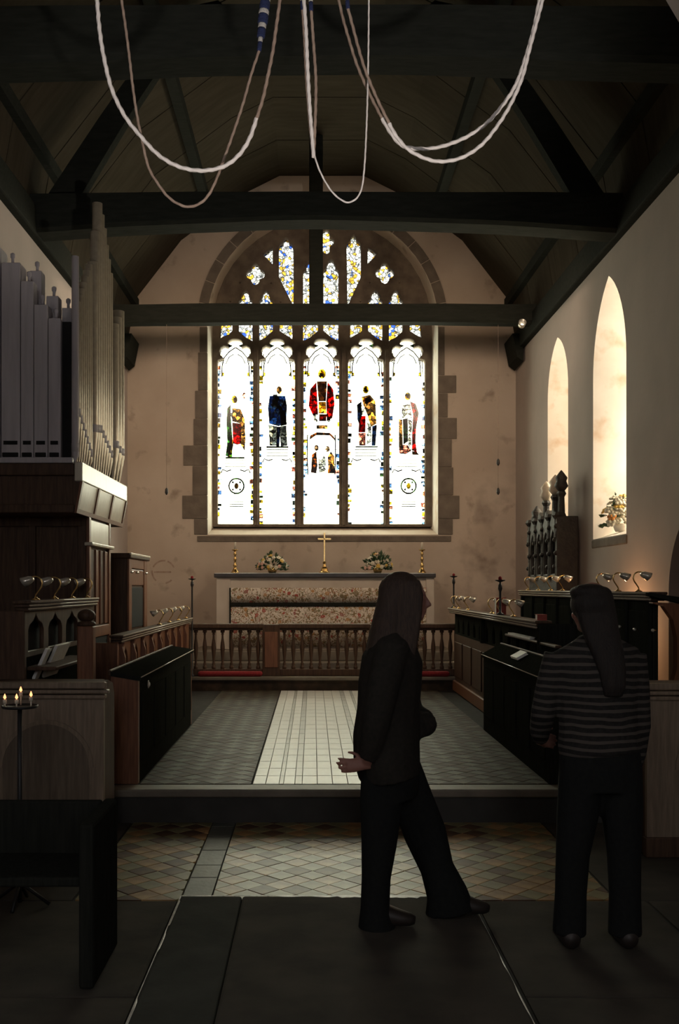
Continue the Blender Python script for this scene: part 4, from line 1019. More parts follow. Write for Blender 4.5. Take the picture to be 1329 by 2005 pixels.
# added, unseen flood lights behind the big tie beam, spotlight on the slim one
for s, x, w_ in ((1, 2.45, 'right'), (-1, -2.2, 'left')):
    t = thing('added_flood_housing', 'added unseen floodlight housing on the back of the massive tie beam, %s end' % w_, 'lamp', (x, 10.52, 5.5))
    obj('housing', B().bbox(x-.09, x+.09, 10.46, 10.58, 5.44, 5.56, .01), M['iron'], t)
    obj('bracket', B().box(x-.02, x+.02, 10.44, 10.48, 5.36, 5.46), M['iron'], t)
t = thing('spot_lamp', 'small bright spotlight under the right end of the slim tie beam', 'lamp', (2.93, 14.0, 5.27))
obj('housing', B().lathe([(.02,0),(.05,.02),(.055,.10),(.05,.10),(.03,.03)], (0,0,0), 14, True, Matrix.Rotation(math.radians(70),4,'X')).xf(Matrix.Translation((2.93,14.0,5.27))), M['steel'], t)
obj('bracket', B().box(2.92, 2.94, 14.0, 14.06, 5.27, 5.36), M['iron'], t)
obj('bulb', B().ell((2.93,13.95,5.27), .022, .022, .022, 10, 8), emit('spot_bulb', (1,.92,.75), 4), t)

# ------------------------------------------------------------------ altar rail
YRL = 13.46
rl = thing('altar_rail', 'dark oak altar rail with turned balusters across the sanctuary', 'altar rail', (CX, YRL, .405))
x0r, x1r = W(366,0,YRL).x, W(897,0,YRL).x
pa, pb = (W(514,0,YRL).x, W(548,0,YRL).x), (W(722,0,YRL).x, W(756,0,YRL).x)
for a, c in ((x0r, pa[0]), (pa[1], pb[0]), (pb[1], x1r)):
    obj('top_rail', B().bbox(a-.02, c+.02, YRL-.06, YRL+.06, 1.045, 1.11, .015).bbox(a, c, YRL-.04, YRL+.04, 1.02, 1.045, .006), M['oak'], rl)
    obj('bottom_rail', B().bbox(a, c, YRL-.04, YRL+.04, .405, .50, .008), M['oak'], rl)
for a, c in (pa, pb):
    p = obj('post', B().bbox(a, c, YRL-.06, YRL+.06, .405, 1.10, .008), M['oak'], rl)
    obj('post_panel', B().bbox(a+.03, c-.03, YRL-.07, YRL-.055, .52, 1.0, .008), M['oak_red'], p)
for a, c in ((x0r-.02, x0r+.05), (x1r-.05, x1r+.02)): obj('post', B().bbox(a, c, YRL-.05, YRL+.05, .405, 1.05, .008), M['oak'], rl)
prof = [(.028,0),(.028,.045),(.017,.05),(.023,.07),(.014,.10),(.018,.16),(.029,.26),(.031,.30),(.025,.36),(.015,.42),(.013,.46),(.019,.48),(.015,.495),(.028,.50),(.028,.535)]
bme = B().lathe(prof, (0,0,0), 10).mesh('baluster'); bme.materials.append(M['oak'])
def bal(a, c, n):
    for k in range(n):
        o = link(bpy.data.objects.new('baluster', bme)); o.parent = rl
        o.location = Vector((a+(c-a)*(k+.5)/n, YRL, .49))-Vector(rl.location)
bal(x0r+.06, pa[0], 8); bal(pa[1], pb[0], 10); bal(pb[1], x1r-.05, 8)
for (a, c), lb in (((W(388,0,13.38).x, W(514,0,13.38).x), 'long red kneeler before the left half of the rail'), ((W(770,0,13.38).x, W(888,0,13.38).x-.06), 'long red kneeler before the right half of the rail')):
    tag(obj('kneeler', B().bbox(a, c, 13.30, 13.41, .405, .475, .03), M['red']), lb, 'kneeler', 'kneelers at the altar rail')

# ------------------------------------------------------------------ altar
YAL = 14.75
al = thing('altar', 'cream altar with dark slab top and floral embroidered frontal', 'altar', (.18, YAL+.35, .68))
ax = lambda px: W(px, 0, YAL).x
az = lambda py: W(0, py, YAL).z
obj('body', B().box(ax(447), ax(846), YAL+.02, YAL+.7, .68, 1.76), M['white_paint'], al)
obj('pilaster', B().bbox(ax(423), ax(451), YAL-.0, YAL+.7, .68, 1.75, .01), M['white_paint'], al)
obj('pilaster', B().bbox(ax(834), ax(850), YAL-.0, YAL+.7, .68, 1.75, .01), M['white_paint'], al)
obj('slab', B().bbox(ax(419), ax(853), YAL-.035, YAL+.75, az(1131), az(1122), .012), M['altar_top'], al)
# frontal: embroidered cloth
def embroidered():
    m = bpy.data.materials.new('floral_embroidery'); m.use_nodes = True; nt = m.node_tree; p = nt.nodes['Principled BSDF']; N = nt.nodes.new; L = nt.links.new
    tc = N('ShaderNodeTexCoord'); mp = N('ShaderNodeMapping'); mp.inputs['Scale'].default_value = (1,0,1); L(tc.outputs['Object'], mp.inputs[0])
    wn_ = N('ShaderNodeTexNoise'); wn_.inputs['Scale'].default_value = 7; wn_.inputs['Detail'].default_value = 2; L(mp.outputs[0], wn_.inputs['Vector'])
    ad = N('ShaderNodeVectorMath'); ad.operation = 'ADD'; L(mp.outputs[0], ad.inputs[0])
    sc = N('ShaderNodeVectorMath'); sc.operation = 'SCALE'; sc.inputs['Scale'].default_value = .10; L(wn_.outputs['Color'], sc.inputs[0]); L(sc.outputs[0], ad.inputs[1])
    def layer(prev, fac_sock, col_sock):
        mx = N('ShaderNodeMix'); mx.data_type = 'RGBA'; L(fac_sock, mx.inputs[0])
        if isinstance(prev, tuple): mx.inputs[6].default_value = prev
        else: L(prev, mx.inputs[6])
        if isinstance(col_sock, tuple): mx.inputs[7].default_value = col_sock
        else: L(col_sock, mx.inputs[7])
        return mx
    def ramp(sock, stops, const=True):
        r = N('ShaderNodeValToRGB'); e = r.color_ramp; e.interpolation = 'CONSTANT' if const else 'LINEAR'
        e.elements[0].position = stops[0][0]; e.elements[0].color = stops[0][1]; e.elements[1].position = stops[1][0]; e.elements[1].color = stops[1][1]
        for pos, c in stops[2:]:
            q_ = e.elements.new(pos); q_.color = c
        L(sock, r.inputs[0]); return r.outputs[0]
    k0, k1 = (0,0,0,1), (1,1,1,1)
    vn = N('ShaderNodeTexNoise'); vn.inputs['Scale'].default_value = 9; vn.inputs['Detail'].default_value = 1; vn.inputs['Distortion'].default_value = 1.5; L(mp.outputs[0], vn.inputs['Vector'])
    vine = ramp(vn.outputs['Fac'], [(0,k0),(.40,k1),(.45,k0),(.53,k1),(.58,k0)])
    mx = layer((.64,.58,.50,1), vine, (.22,.15,.075,1))
    for scl, thr, cols in ((26, .30, [(0,(.15,.14,.06,1)),(.4,(.34,.20,.08,1)),(.7,(.28,.10,.06,1))]), (10, .27, [(0,(.34,.07,.05,1)),(.45,(.42,.22,.09,1)),(.7,(.30,.12,.10,1)),(.85,(.2,.15,.08,1))])):
        vo = N('ShaderNodeTexVoronoi'); vo.inputs['Scale'].default_value = scl; L(ad.outputs[0], vo.inputs['Vector'])
        f = ramp(vo.outputs['Distance'], [(0,k1),(thr*.35,k0),(thr*.45,k1),(thr,k0)])
        sp = N('ShaderNodeSeparateColor'); L(vo.outputs['Color'], sp.inputs[0])
        mx = layer(mx.outputs[2], f, ramp(sp.outputs[0], cols))
    L(mx.outputs[2], p.inputs['Base Color']); p.inputs['Roughness'].default_value = .9
    return m
M['embroid'] = embroidered()
def cloth(x0, x1, z0, z1, y, folds=.004):
    b = B(); n = 60; pv = []
    for i in range(n+1):
        x = x0+(x1-x0)*i/n; d = folds*math.sin(i*.9)+folds*.6*math.sin(i*.37+1)
        pv += [(x, y+d, z0), (x, y+d*.4, z1), (x, y+.012, z1), (x, y+.012, z0)]
    b.add(pv, [f for i in range(n) for f in ((i*4, i*4+4, i*4+5, i*4+1), (i*4+1, i*4+5, i*4+6, i*4+2), (i*4+3, i*4+7, i*4+4, i*4))], True); return b
obj('frontal', cloth(ax(452), ax(834), .72, az(1186), YAL-.008), M['embroid'], al)
sfn = obj('superfrontal', cloth(ax(452), ax(834), az(1181), az(1151), YAL-.014), M['embroid'], al)
obj('fringe', B().bbox(ax(450), ax(834), YAL-.024, YAL-.005, az(1187), az(1180), .004), M['oak_black'], al)
obj('edge_braid', B().bbox(ax(449), ax(452), YAL-.02, YAL-.004, .72, az(1151), .003), M['oak_black'], al)
ztop = az(1122)
# cross
YC = YAL+.30
def axc(px): return W(px, 0, YC).x
def azc(py): return W(0, py, YC).z
t = thing('altar_cross', 'brass cross on stepped foot at the middle of the altar', 'cross', (axc(635), YC, ztop))
xc = axc(635)
obj('foot', B().lathe([(.085,ztop),(.085,ztop+.02),(.06,ztop+.03),(.05,ztop+.07),(.03,ztop+.10),(.018,ztop+.14),(.03,ztop+.16),(.018,ztop+.18)], (xc,YC,0), 8, False), M['brass'], t)
obj('shaft', B().bbox(xc-.012, xc+.012, YC-.01, YC+.01, ztop+.16, azc(1043), .003), M['brass'], t)
obj('arm', B().bbox(xc-.10, xc+.10, YC-.01, YC+.01, azc(1057), azc(1054), .003), M['brass'], t)
# candlesticks
def candlestick(px, label):
    x = axc(px)
    t = thing('candlestick', label, 'candlestick', (x, YC, ztop), 'altar candlesticks')
    z = ztop
    obj('stick', B().lathe([(.065,z),(.065,z+.015),(.05,z+.03),(.028,z+.07),(.02,z+.10),(.032,z+.12),(.018,z+.14),(.016,z+.19),(.028,z+.21),(.016,z+.23),(.014,z+.27),(.026,z+.29),(.014,z+.31),(.018,z+.335)], (x,YC,0), 14), M['brass'], t)
    obj('drip_pan', B().lathe([(.012,z+.335),(.048,z+.35),(.05,z+.36),(.012,z+.362)], (x,YC,0), 14), M['brass'], t)
    obj('candle', B().lathe([(.016,z+.36),(.016,z+.46),(.012,z+.468),(.002,z+.47)], (x,YC,0), 10), M['wax'], t)
candlestick(460, 'tall brass candlestick with white candle at the left end of altar')
candlestick(826, 'tall brass candlestick with white candle at the right end of altar')
# flower arrangements
def flowers(name, c, w_, h, label, seed, cols, nf=24, nl=130, fr=.03, vase=True, vm='brass'):
    rnd = random.Random(seed)
    t = thing(name, label, 'flowers', c)
    if vase: lobj('vase', B().lathe([(.05,0),(.06,.02),(.075,.06),(.06,.09),(.055,.09),(.06,.05),(.03,.02)], (0,0,0), 14), M[vm], t)
    lv = B()
    for k in range(nl):
        a = rnd.uniform(0, 2*PI); e = rnd.uniform(-.2, 1)
        d = Vector((math.cos(a)*w_/2*math.cos(e*1.35), math.sin(a)*w_*.3*math.cos(e*1.35), h*.20+h*.78*e)); d *= rnd.uniform(.75, 1.05); d.z = max(d.z, .065)
        dr2 = (d-Vector((0,0,h*.25))).normalized(); ln = rnd.uniform(.05,.10); sd = dr2.cross(Vector((rnd.uniform(-1,1),rnd.uniform(-1,1),rnd.uniform(-1,1)))).normalized()*ln*.3
        up_ = dr2.cross(sd).normalized()*.006
        b0 = d-dr2*ln*.6; b0.z = max(b0.z, .02)
        lv.add([b0, b0+dr2*ln*.5+sd+up_, b0+dr2*ln, b0+dr2*ln*.5-sd+up_, b0+dr2*ln*.5-up_], [(0,1,4),(1,2,4),(2,3,4),(3,0,4),(0,3,2,1)])
    lf = lobj('foliage', lv, M['leaf'], t); lf['kind'] = 'stuff'
    for k in range(nf):
        a = rnd.uniform(0, 2*PI); e = rnd.uniform(.0, 1)
        p = Vector((math.cos(a)*w_/2*.95*math.cos(e*1.4), -abs(math.sin(a))*w_*.30*math.cos(e*1.4), h*.22+h*.70*e))
        r = fr*rnd.uniform(.8, 1.25); b = B(); nd = (p-Vector((0,.05,h*.2))).normalized()
        q_ = nd.to_track_quat('Z', 'Y').to_matrix()
        for j in range(6):
            aa = 2*PI*j/6
            pp = p+q_ @ Vector((math.cos(aa)*r*.62, math.sin(aa)*r*.62, 0))
            b.ell(pp, r*.5, r*.5, r*.28, 7, 4, q_)
        b.ell(p+nd*r*.2, r*.36, r*.36, r*.32, 7, 5, q_)
        lobj('blossom', b, M[rnd.choice(cols)], t)
    return t
flowers('flower_arrangement', (axc(533), YC-.02, ztop), .50, .32, 'white and yellow flower arrangement left of the altar cross', 5, ['petal','petal','petal_y','petal_p'])
flowers('flower_arrangement', (axc(739), YC-.02, ztop), .48, .33, 'white and blush flower arrangement right of the altar cross', 8, ['petal','petal','petal_p','petal_y'], nf=18, nl=140)
fs_ = flowers('window_flowers', (XR+.22, 11.02, 2.215), .44, .44, 'white and orange flowers standing in the sunlit lancet window', 21, ['petal','petal','petal','petal','petal_o','petal_y'], nf=44, nl=46, fr=.046, vm='bulb')
fs_.rotation_euler = (0, 0, -.3)
# tall candle holders
def pole_candle(px, Y, ytop, zbase, label, h2=0):
    p = W(px, ytop, Y); t = thing('candle_pole', label, 'candle holder', (p.x, Y, zbase), 'iron candle poles')
    obj('pole', B().lathe([(.036,zbase),(.036,zbase+.015),(.012,zbase+.03),(.011,p.z-.13),(.022,p.z-.10),(.018,p.z-.06),(.010,p.z-.05),(.010,p.z-.03)], (p.x,Y,0), 10), M['iron'], t)
    obj('drip_pan', B().lathe([(.01,p.z-.035),(.05,p.z-.02),(.052,p.z-.012),(.01,p.z-.016)], (p.x,Y,0), 12), M['iron'], t)
    obj('candle_stub', B().lathe([(.018,p.z-.018),(.018,p.z+.012),(.004,p.z+.024)], (p.x,Y,0), 8), M['red'], t)
pole_candle(376, 13.36, 1131, .405, 'black iron candle pole beside the left end of the altar rail')
pole_candle(888, 13.38, 1126, 1.325, 'black iron candle holder on the far end of the south ledge')
pole_candle(979, 9.85, 1133, 1.325, 'thick black candle holder midway along the south ledge')
# hanging cords
def cord(px, py, Y, label, hooks):
    a = W(px, 640, Y); b_ = W(px, py, Y); t = thing('hanging_cord', label, 'cord', (b_.x, Y, b_.z))
    obj('string', B().tube([(a.x,Y,5.34),(b_.x,Y,b_.z)], .003, 6), M['rope_h'], t)
    for k, hy in enumerate(hooks):
        p = W(px, hy, Y)
        obj('weight', B().lathe([(.006,p.z+.05),(.02,p.z+.03),(.024,p.z-.02),(.008,p.z-.05)], (p.x,Y,0), 10), M['iron'], t)
cord(326, 962, 14.15, 'thin cord with dark weight hanging left of the window', [962])
cord(975, 962, 14.15, 'thin cord with two dark weights hanging right of the window', [905, 962])

# ------------------------------------------------------------------ carved pinnacles against the south wall
t = thing('carved_sedilia', 'dark carved canopy row with pinnacles against the south wall', 'carving', (3.02, 12.6, ZC))
obj('base_panel', B().box(2.92, 3.16, 11.86, 13.42, ZC, 1.75), M['carve'], t)
obj('side_panel', B().bbox(2.90, 3.16, 11.84, 11.90, ZC, 2.45, .012), M['carve'], t)
for k in range(5):
    y = 11.90+k*.37
    h = obj('shaft', B().lathe([(.06,1.7),(.04,1.74),(.036,2.15),(.058,2.2),(.048,2.28),(.04,2.42),(.06,2.46)], (2.93,y,0), 8, False), M['carve'], t)
    obj('capital', B().lathe([(.05,2.42),(.075,2.46),(.055,2.50)], (2.93,y,0), 8, False), M['carve'], h)
    for j in range(4):
        obj('crocket', B().ell((2.90, y+.03*(-1)**j, 1.85+j*.16), .03, .035, .03, 7, 5), M['carve'], h)
for k in range(4):
    y0 = 11.93+k*.37
    a = arch(.14, 1.75, 2.05, 2.30, 8, cx=y0+.155)
    obj('canopy', plate_mesh('canopy', [(y0-.03,1.74),(y0+.34,1.74),(y0+.34,2.36),(y0+.26,2.42),(y0+.155,2.54),(y0+.05,2.42),(y0-.03,2.36)], [a], .10, YZ(2.96), .015), M['carve'], t)
    obj('niche_back', B().box(3.08, 3.15, y0-.03, y0+.34, 1.75, 2.36), M['oak_black'], t)
for y, z0, z1, mt in ((11.90,2.46,3.0,'carve'),(12.20,2.40,2.98,'finial_pale'),(12.66,2.40,2.95,'finial_pale'),(13.20,2.35,2.68,'carve')):
    st_ = obj('pinnacle', B().lathe([(.05,z0-.05),(.06,z0),(.045,z0+.03),(.038,z1-.32),(.06,z1-.28),(.045,z1-.25)], (2.97,y,0), 8, False), M['carve'], t)
    obj('finial', B().lathe([(.03,z1-.26),(.085,z1-.19),(.06,z1-.13),(.075,z1-.09),(.03,z1-.03),(.005,z1)], (2.97,y,0), 8, True), M[mt], st_)

# ------------------------------------------------------------------ bell ropes
def spline(pts, step):
    pts = [Vector(p) for p in pts]; out = []
    for i in range(len(pts)-1):
        p0, p1, p2, p3 = pts[max(0,i-1)], pts[i], pts[i+1], pts[min(len(pts)-1,i+2)]
        n = max(2, int((p2-p1).length/step))
        for k in range(n):
            u = k/n; out.append(.5*((2*p1)+(p2-p0)*u+(2*p0-5*p1+4*p2-p3)*u*u+(3*p1-p0-3*p2+p3)*u**3))
    out.append(pts[-1]); return out
def rope(pts, r, pitch=.05, phase=0):
    ps = spline(pts, .006); n = 9; b = B(); vs_ = []; fs = []; up_ = None; s = 0
    for i, p in enumerate(ps):
        t_ = (ps[min(i+1,len(ps)-1)]-ps[max(i-1,0)]).normalized()
        if i: s += (p-ps[i-1]).length
        if up_ is None: up_ = Vector((0,1,0))
        u = (up_-t_*up_.dot(t_)).normalized(); up_ = u; v = t_.cross(u)
        for k in range(n):
            a = 2*PI*k/n; rr = r*.82*(.88+.16*math.cos(3*(a-s*2*PI/pitch/3*1.0)+phase))
            vs_.append(p+(u*math.cos(a)+v*math.sin(a))*rr)
    for i in range(len(ps)-1):
        for k in range(n):
            k2 = (k+1) % n; fs.append((i*n+k, i*n+k2, (i+1)*n+k2, (i+1)*n+k))
    b.add(vs_, fs, True); return b
def sally(p0, p1, r, name, parent):
    p0, p1 = Vector(p0), Vector(p1); d = (p1-p0); n = max(3, int(d.length/.055))
    s_ = None
    for k in range(n):
        a, c = p0+d*k/n, p0+d*(k+1)/n
        taper = min(1, .45+k*.35)
        for f0, f1, m in ((0,.66,'sally_b'),(.66,1,'sally_w')):
            q0, q1 = a+(c-a)*f0, a+(c-a)*f1
            obj('blue_tuft' if m == 'sally_b' else 'white_tuft', B().tube([q0, q0+(q1-q0)*.2, q0+(q1-q0)*.8, q1], [r*taper*.93, r*taper, r*taper, r*taper*.93], 12), M[m], parent)
YR = 4.6
def R(pts, Y=YR, dy=0): return [W(a, b_, Y+dy*i) for i, (a, b_) in enumerate(pts)]
TOP = 6.9
def up_to(p, q):                                    # carry a rope on upwards to the tower ceiling
    d = (p-q).normalized(); a = p+d*.5; c = a+Vector((d.x*.25, 0, .8))
    return [Vector((c.x, c.y, TOP)), c, a]
def bell_rope(label, segs, sal=None):
    """segs: list of (points, radius, material, extend_start, extend_end)"""
    p = W(*segs[0][0][0], YR)
    t = thing('bell_rope', label, 'bell rope', (p.x, YR, p.z), 'looped bell ropes')
    for pts, r, m, es, ee, Y in segs:
        P_ = R(pts, Y)
        if es: P_ = up_to(P_[0], P_[1])+P_
        if ee: P_ = P_+up_to(P_[-1], P_[-2])[::-1]
        obj('white_length' if m == 'rope_w' else 'hemp_length', rope(P_, r), M[m], t)
    if sal:
        for a, c, r, Y in sal:
            q0 = W(*a, Y); q1 = W(*c, Y); sally(q0, q0+(q1-q0)*1.0, r, 'sally', t)
            e_ = q1; obj('hemp_length', rope([e_, Vector((e_.x, e_.y, TOP))], .012), M['rope_h'], t)
    return t
bell_rope('thick white bell rope hanging in the wide loop at far left',
    [([(190,0),(194,50),(202,105),(218,172),(243,225),(273,264),(310,303),(350,326),(395,334),(437,326),(466,305),(488,272),(502,232)], .0125, 'rope_w', True, False, 4.55),
     ([(502,232),(514,195),(524,150),(534,100),(541,50),(548,0)], .0105, 'rope_h', False, True, 4.55)])
bell_rope('thin brown bell rope in the deep loop with striped blue sally at left',
    [([(238,0),(246,55),(253,110),(260,170),(268,225),(277,270),(290,325),(308,358),(332,388),(362,404),(388,400),(408,382),(424,350),(438,312),(455,265),(475,205),(492,145),(507,100)], .0085, 'rope_h', True, False, 4.62)],
    [((507,100),(527,-60),.024,4.62)])
bell_rope('straight white and brown bell rope beside a thin white loop at centre',
    [([(595,0),(599,60),(602,130),(606,205),(611,270),(614,308)], .0115, 'rope_w', True, False, 4.5),
     ([(614,308),(616,260),(618,200),(618,150),(614,90),(609,20)], .0095, 'rope_h', False, False, 4.56),
     ([(592,18),(596,80),(600,160),(607,250),(613,306)], .0085, 'rope_h', False, False, 4.62),
     ([(616,306),(624,330),(638,358),(655,381),(678,396),(697,389),(708,368),(713,330),(716,280),(719,200),(721,100),(722,0)], .0055, 'rope_w', False, True, 4.64)],
    [((609,22),(606,-60),.022,4.56), ((592,20),(590,-60),.022,4.62)])
bell_rope('brown and white bell rope in the shallower loop at right',
    [([(663,0),(671,35),(684,80),(700,130),(725,187),(748,232)], .0095, 'rope_h', True, False, 4.68),
     ([(748,232),(766,262),(786,284),(815,291),(855,289),(905,272),(948,245),(983,207),(1010,165),(1028,115),(1045,55),(1056,0)], .012, 'rope_w', False, True, 4.68)])
bell_rope('brown and white bell rope in the deeper loop with sally at right',
    [([(681,16),(690,50),(702,95),(716,140),(738,193),(762,242)], .0095, 'rope_h', False, False, 4.56),
     ([(762,242),(776,267),(800,293),(835,311),(867,316),(905,308),(942,284),(973,247),(1000,203),(1022,152),(1036,98),(1050,45),(1062,0)], .0115, 'rope_w', False, True, 4.56)],
    [((681,18),(676,-60),.022,4.56)])
#PART3
# ------------------------------------------------------------------ people
YL = Vector((0,1,0)); XLt = Vector((1,0,0))
def chain(b, pts, side):
    b.loft([(p, ra, rb, side) for p, ra, rb in pts])
def fingers(b, wrist, d, side, nrm, scale=1.0, curl=.35, fan=.0):
    """hand: palm plus four fingers of different lengths and a thumb; d = pointing direction, side = towards the thumb, nrm = back of the hand"""
    d, side, nrm = Vector(d).normalized(), Vector(side).normalized(), Vector(nrm).normalized(); s = scale; w0 = Vector(wrist)
    b.loft([(w0-d*.02, .022*s, .017*s, side), (w0+d*.02, .028*s, .016*s, side), (w0+d*.06, .038*s, .014*s, side), (w0+d*.088, .037*s, .012*s, side)])
    for k, (off, ln) in enumerate(((.028,.070),(.010,.080),(-.009,.074),(-.027,.058))):
        p = w0+d*.08*s+side*off*s; c = curl*(1+.15*k)
        q = [p]; dd = (d+side*fan*(1.1, .35, -.35, -.9)[k]).normalized()
        for j, f in enumerate((.45,.32,.25)):
            dd = (dd-nrm*c*(.5+.4*j)).normalized(); q.append(q[-1]+dd*ln*f*s)
        b.tube(q, [.0088*s,.0085*s,.0078*s,.0062*s], 8)
    p = w0+d*.025*s+side*.026*s
    q = [p, p+(d*.6+side*.9-nrm*.2).normalized()*.034*s]; q.append(q[-1]+(d*.95+side*.45-nrm*.3).normalized()*.03*s); q.append(q[-1]+(d+side*.15-nrm*.35).normalized()*.024*s)
    b.tube(q, [.012*s,.0105*s,.0095*s,.007*s], 8)
def head(b, c, fwd, up=Vector((0,0,1)), s=1.0):
    """head with face, c = centre of the skull"""
    fwd = Vector(fwd).normalized(); sd = up.cross(fwd); rot = Matrix((fwd, sd, up)).transposed(); c = Vector(c)
    P_ = lambda f, l, u: c+(fwd*f+sd*l+up*u)*s
    e = lambda f, l, u, a, bb, h: b.ell(P_(f,l,u), a*s, bb*s, h*s, 14, 10, rot)
    e(-.008,0,.02, .098,.076,.095)                  # skull
    e(.042,0,-.03, .052,.058,.078)                  # face
    e(.060,0,-.088, .030,.034,.026)                 # chin
    e(.02,0,-.07, .055,.052,.04)                    # jaw
    e(.082,0,.018, .016,.045,.014)                  # brow
    b.tube([P_(.088,0,.012), P_(.103,0,-.014), P_(.116,0,-.034), P_(.096,0,-.044)], [.008*s,.010*s,.013*s,.010*s], 8)   # nose
    e(.090,0,-.062, .012,.024,.007); e(.087,0,-.073, .012,.021,.008)    # lips
    for l in (-1, 1):
        e(.076, l*.031, -.002, .012,.014,.009)      # eyes
        e(.064, l*.042, -.036, .018,.018,.02)       # cheeks
        e(-.005, l*.077, -.02, .016,.007,.03)       # ears
# ---- woman walking, seen from the side
Y1 = 4.70
def w1(px, py, dy=0): p = W(px, py, Y1); p.y += dy; return p
wm = thing('person', 'person in dark coat with very long brown hair, walking towards the right', 'person', (w1(770,1820).x, Y1, .03))
GZ = .03
b = B()
head(b, w1(793,1170), (1,0,0))
chain(b, [(w1(792,1200),.052,.055),(w1(786,1225),.05,.055),(w1(776,1250),.07,.065)], YL)            # neck
chain(b, [(w1(772,1240),.09,.06),(w1(770,1262),.18,.085),(w1(768,1300),.19,.11),(w1(765,1350),.165,.11),(w1(762,1395),.15,.10),(w1(758,1440),.175,.12),(w1(760,1480),.18,.12),(w1(764,1510),.16,.10)], YL)
chain(b, [(w1(748,1470,-.085),.09,.10),(w1(745,1560,-.085),.078,.085),(w1(741,1640,-.08),.055,.06),(w1(737,1720,-.08),.05,.052),(w1(733,1795,-.08),.036,.038)], YL)   # near leg
chain(b, [(w1(775,1470,.085),.09,.10),(w1(805,1560,.09),.078,.085),(w1(838,1640,.09),.055,.06),(w1(862,1710,.09),.05,.052),(w1(876,1775,.09),.036,.038)], YL)       # far leg, in stride
chain(b, [(w1(765,1262,-.17),.05,.055),(w1(748,1330,-.21),.044,.05),(w1(735,1400,-.215),.038,.04),(w1(722,1448,-.19),.032,.034),(w1(716,1480,-.17),.024,.026)], YL)   # near arm hanging back
fingers(b, w1(714,1485,-.17), (-.95,.15,-.06), (-.1,.25,1), (.25,-1,.1), .9, .22, .13)
chain(b, [(w1(772,1262,.17),.05,.055),(w1(785,1330,.21),.044,.05),(w1(806,1405,.19),.038,.04),(w1(832,1418,.10),.034,.034),(w1(838,1415,.0),.026,.028)], YL)   # far arm folded across
fingers(b, w1(834,1416,.0), (-1,-.25,-.35), (0,.3,1), (.3,-1,.2), 1.0, .3)
for (px, py, dy) in ((735,1800,-.08),(884,1792,.09)):
    a = w1(px, py, dy); a.z = GZ+.045
    b.loft([(a+Vector((-.05,0,.02)),.035,.045,YL),(a+Vector((0,0,.01)),.038,.05,YL),(a+Vector((.08,0,-.01)),.042,.032,YL),(a+Vector((.14,0,-.02)),.035,.02,YL)])
obj('body', remesh(b, .006, 2), M['skin'], wm)
b = B()                                             # coat: long, loose
chain(b, [(w1(778,1232),.085,.07),(w1(772,1252),.165,.10),(w1(768,1290),.215,.145),(w1(763,1340),.205,.150),(w1(760,1390),.20,.148),(w1(756,1440),.215,.158),(w1(757,1485),.222,.158),(w1(763,1520),.215,.145)], YL)
chain(b, [(w1(765,1258,-.165),.072,.078),(w1(745,1330,-.215),.066,.074),(w1(731,1400,-.22),.058,.064),(w1(724,1446,-.195),.05,.054),(w1(718,1472,-.172),.042,.046)], YL)
chain(b, [(w1(772,1258,.165),.072,.078),(w1(790,1330,.215),.066,.072),(w1(812,1402,.19),.06,.062),(w1(832,1418,.09),.06,.064),(w1(834,1417,.0),.055,.06),(w1(818,1420,-.05),.05,.055)], YL)
obj('coat', remesh(b, .009, 4), M['coat'], wm)
b = B()                                             # wide trousers
chain(b, [(w1(762,1470),.19,.135),(w1(764,1520),.19,.14),(w1(768,1560),.16,.12)], YL)
chain(b, [(w1(750,1490,-.085),.10,.108),(w1(744,1560,-.085),.09,.10),(w1(740,1640,-.08),.080,.084),(w1(734,1710,-.08),.078,.068),(w1(732,1765,-.08),.082,.068),(w1(736,1812,-.08),.092,.092)], YL)
chain(b, [(w1(776,1490,.085),.10,.108),(w1(806,1560,.09),.09,.10),(w1(836,1640,.09),.080,.104),(w1(860,1710,.09),.080,.082),(w1(880,1760,.09),.088,.100),(w1(886,1798,.09),.095,.122)], YL)
obj('trousers', remesh(b, .009, 3), M['trouser'], wm)
for (px, py, dy) in ((738,1800,-.08),(893,1792,.09)):
    a = w1(px, py, dy); a.z = GZ+.05; b = B()
    b.loft([(a+Vector((-.07,0,.0)),.03,.03,YL),(a+Vector((-.04,0,.005)),.045,.05,YL),(a+Vector((.04,0,.0)),.048,.05,YL),(a+Vector((.10,0,-.012)),.05,.037,YL),(a+Vector((.15,0,-.02)),.04,.028,YL),(a+Vector((.17,0,-.024)),.02,.018,YL)])
    obj('shoe', b, M['shoe'], wm)
b = B()                                             # hair
hc = w1(789,1168)
b.ell(hc+Vector((-.012,0,.022)), .108, .092, .098)
chain(b, [(w1(790,1140),.07,.08),(w1(776,1165),.096,.085),(w1(768,1200),.10,.085),(w1(757,1240),.115,.082),(w1(745,1280),.13,.075),(w1(733,1320),.13,.062),(w1(728,1360),.115,.045),(w1(727,1395),.08,.028)], YL)
chain(b, [(w1(800,1140,-.05),.035,.05),(w1(806,1165,-.075),.026,.048),(w1(802,1200,-.085),.022,.05),(w1(797,1235,-.10),.024,.05),(w1(788,1280,-.13),.024,.048),(w1(778,1325,-.155),.018,.038),(w1(772,1360,-.16),.010,.02)], YL)
obj('hair', remesh(b, .008, 3), M['hair'], wm)
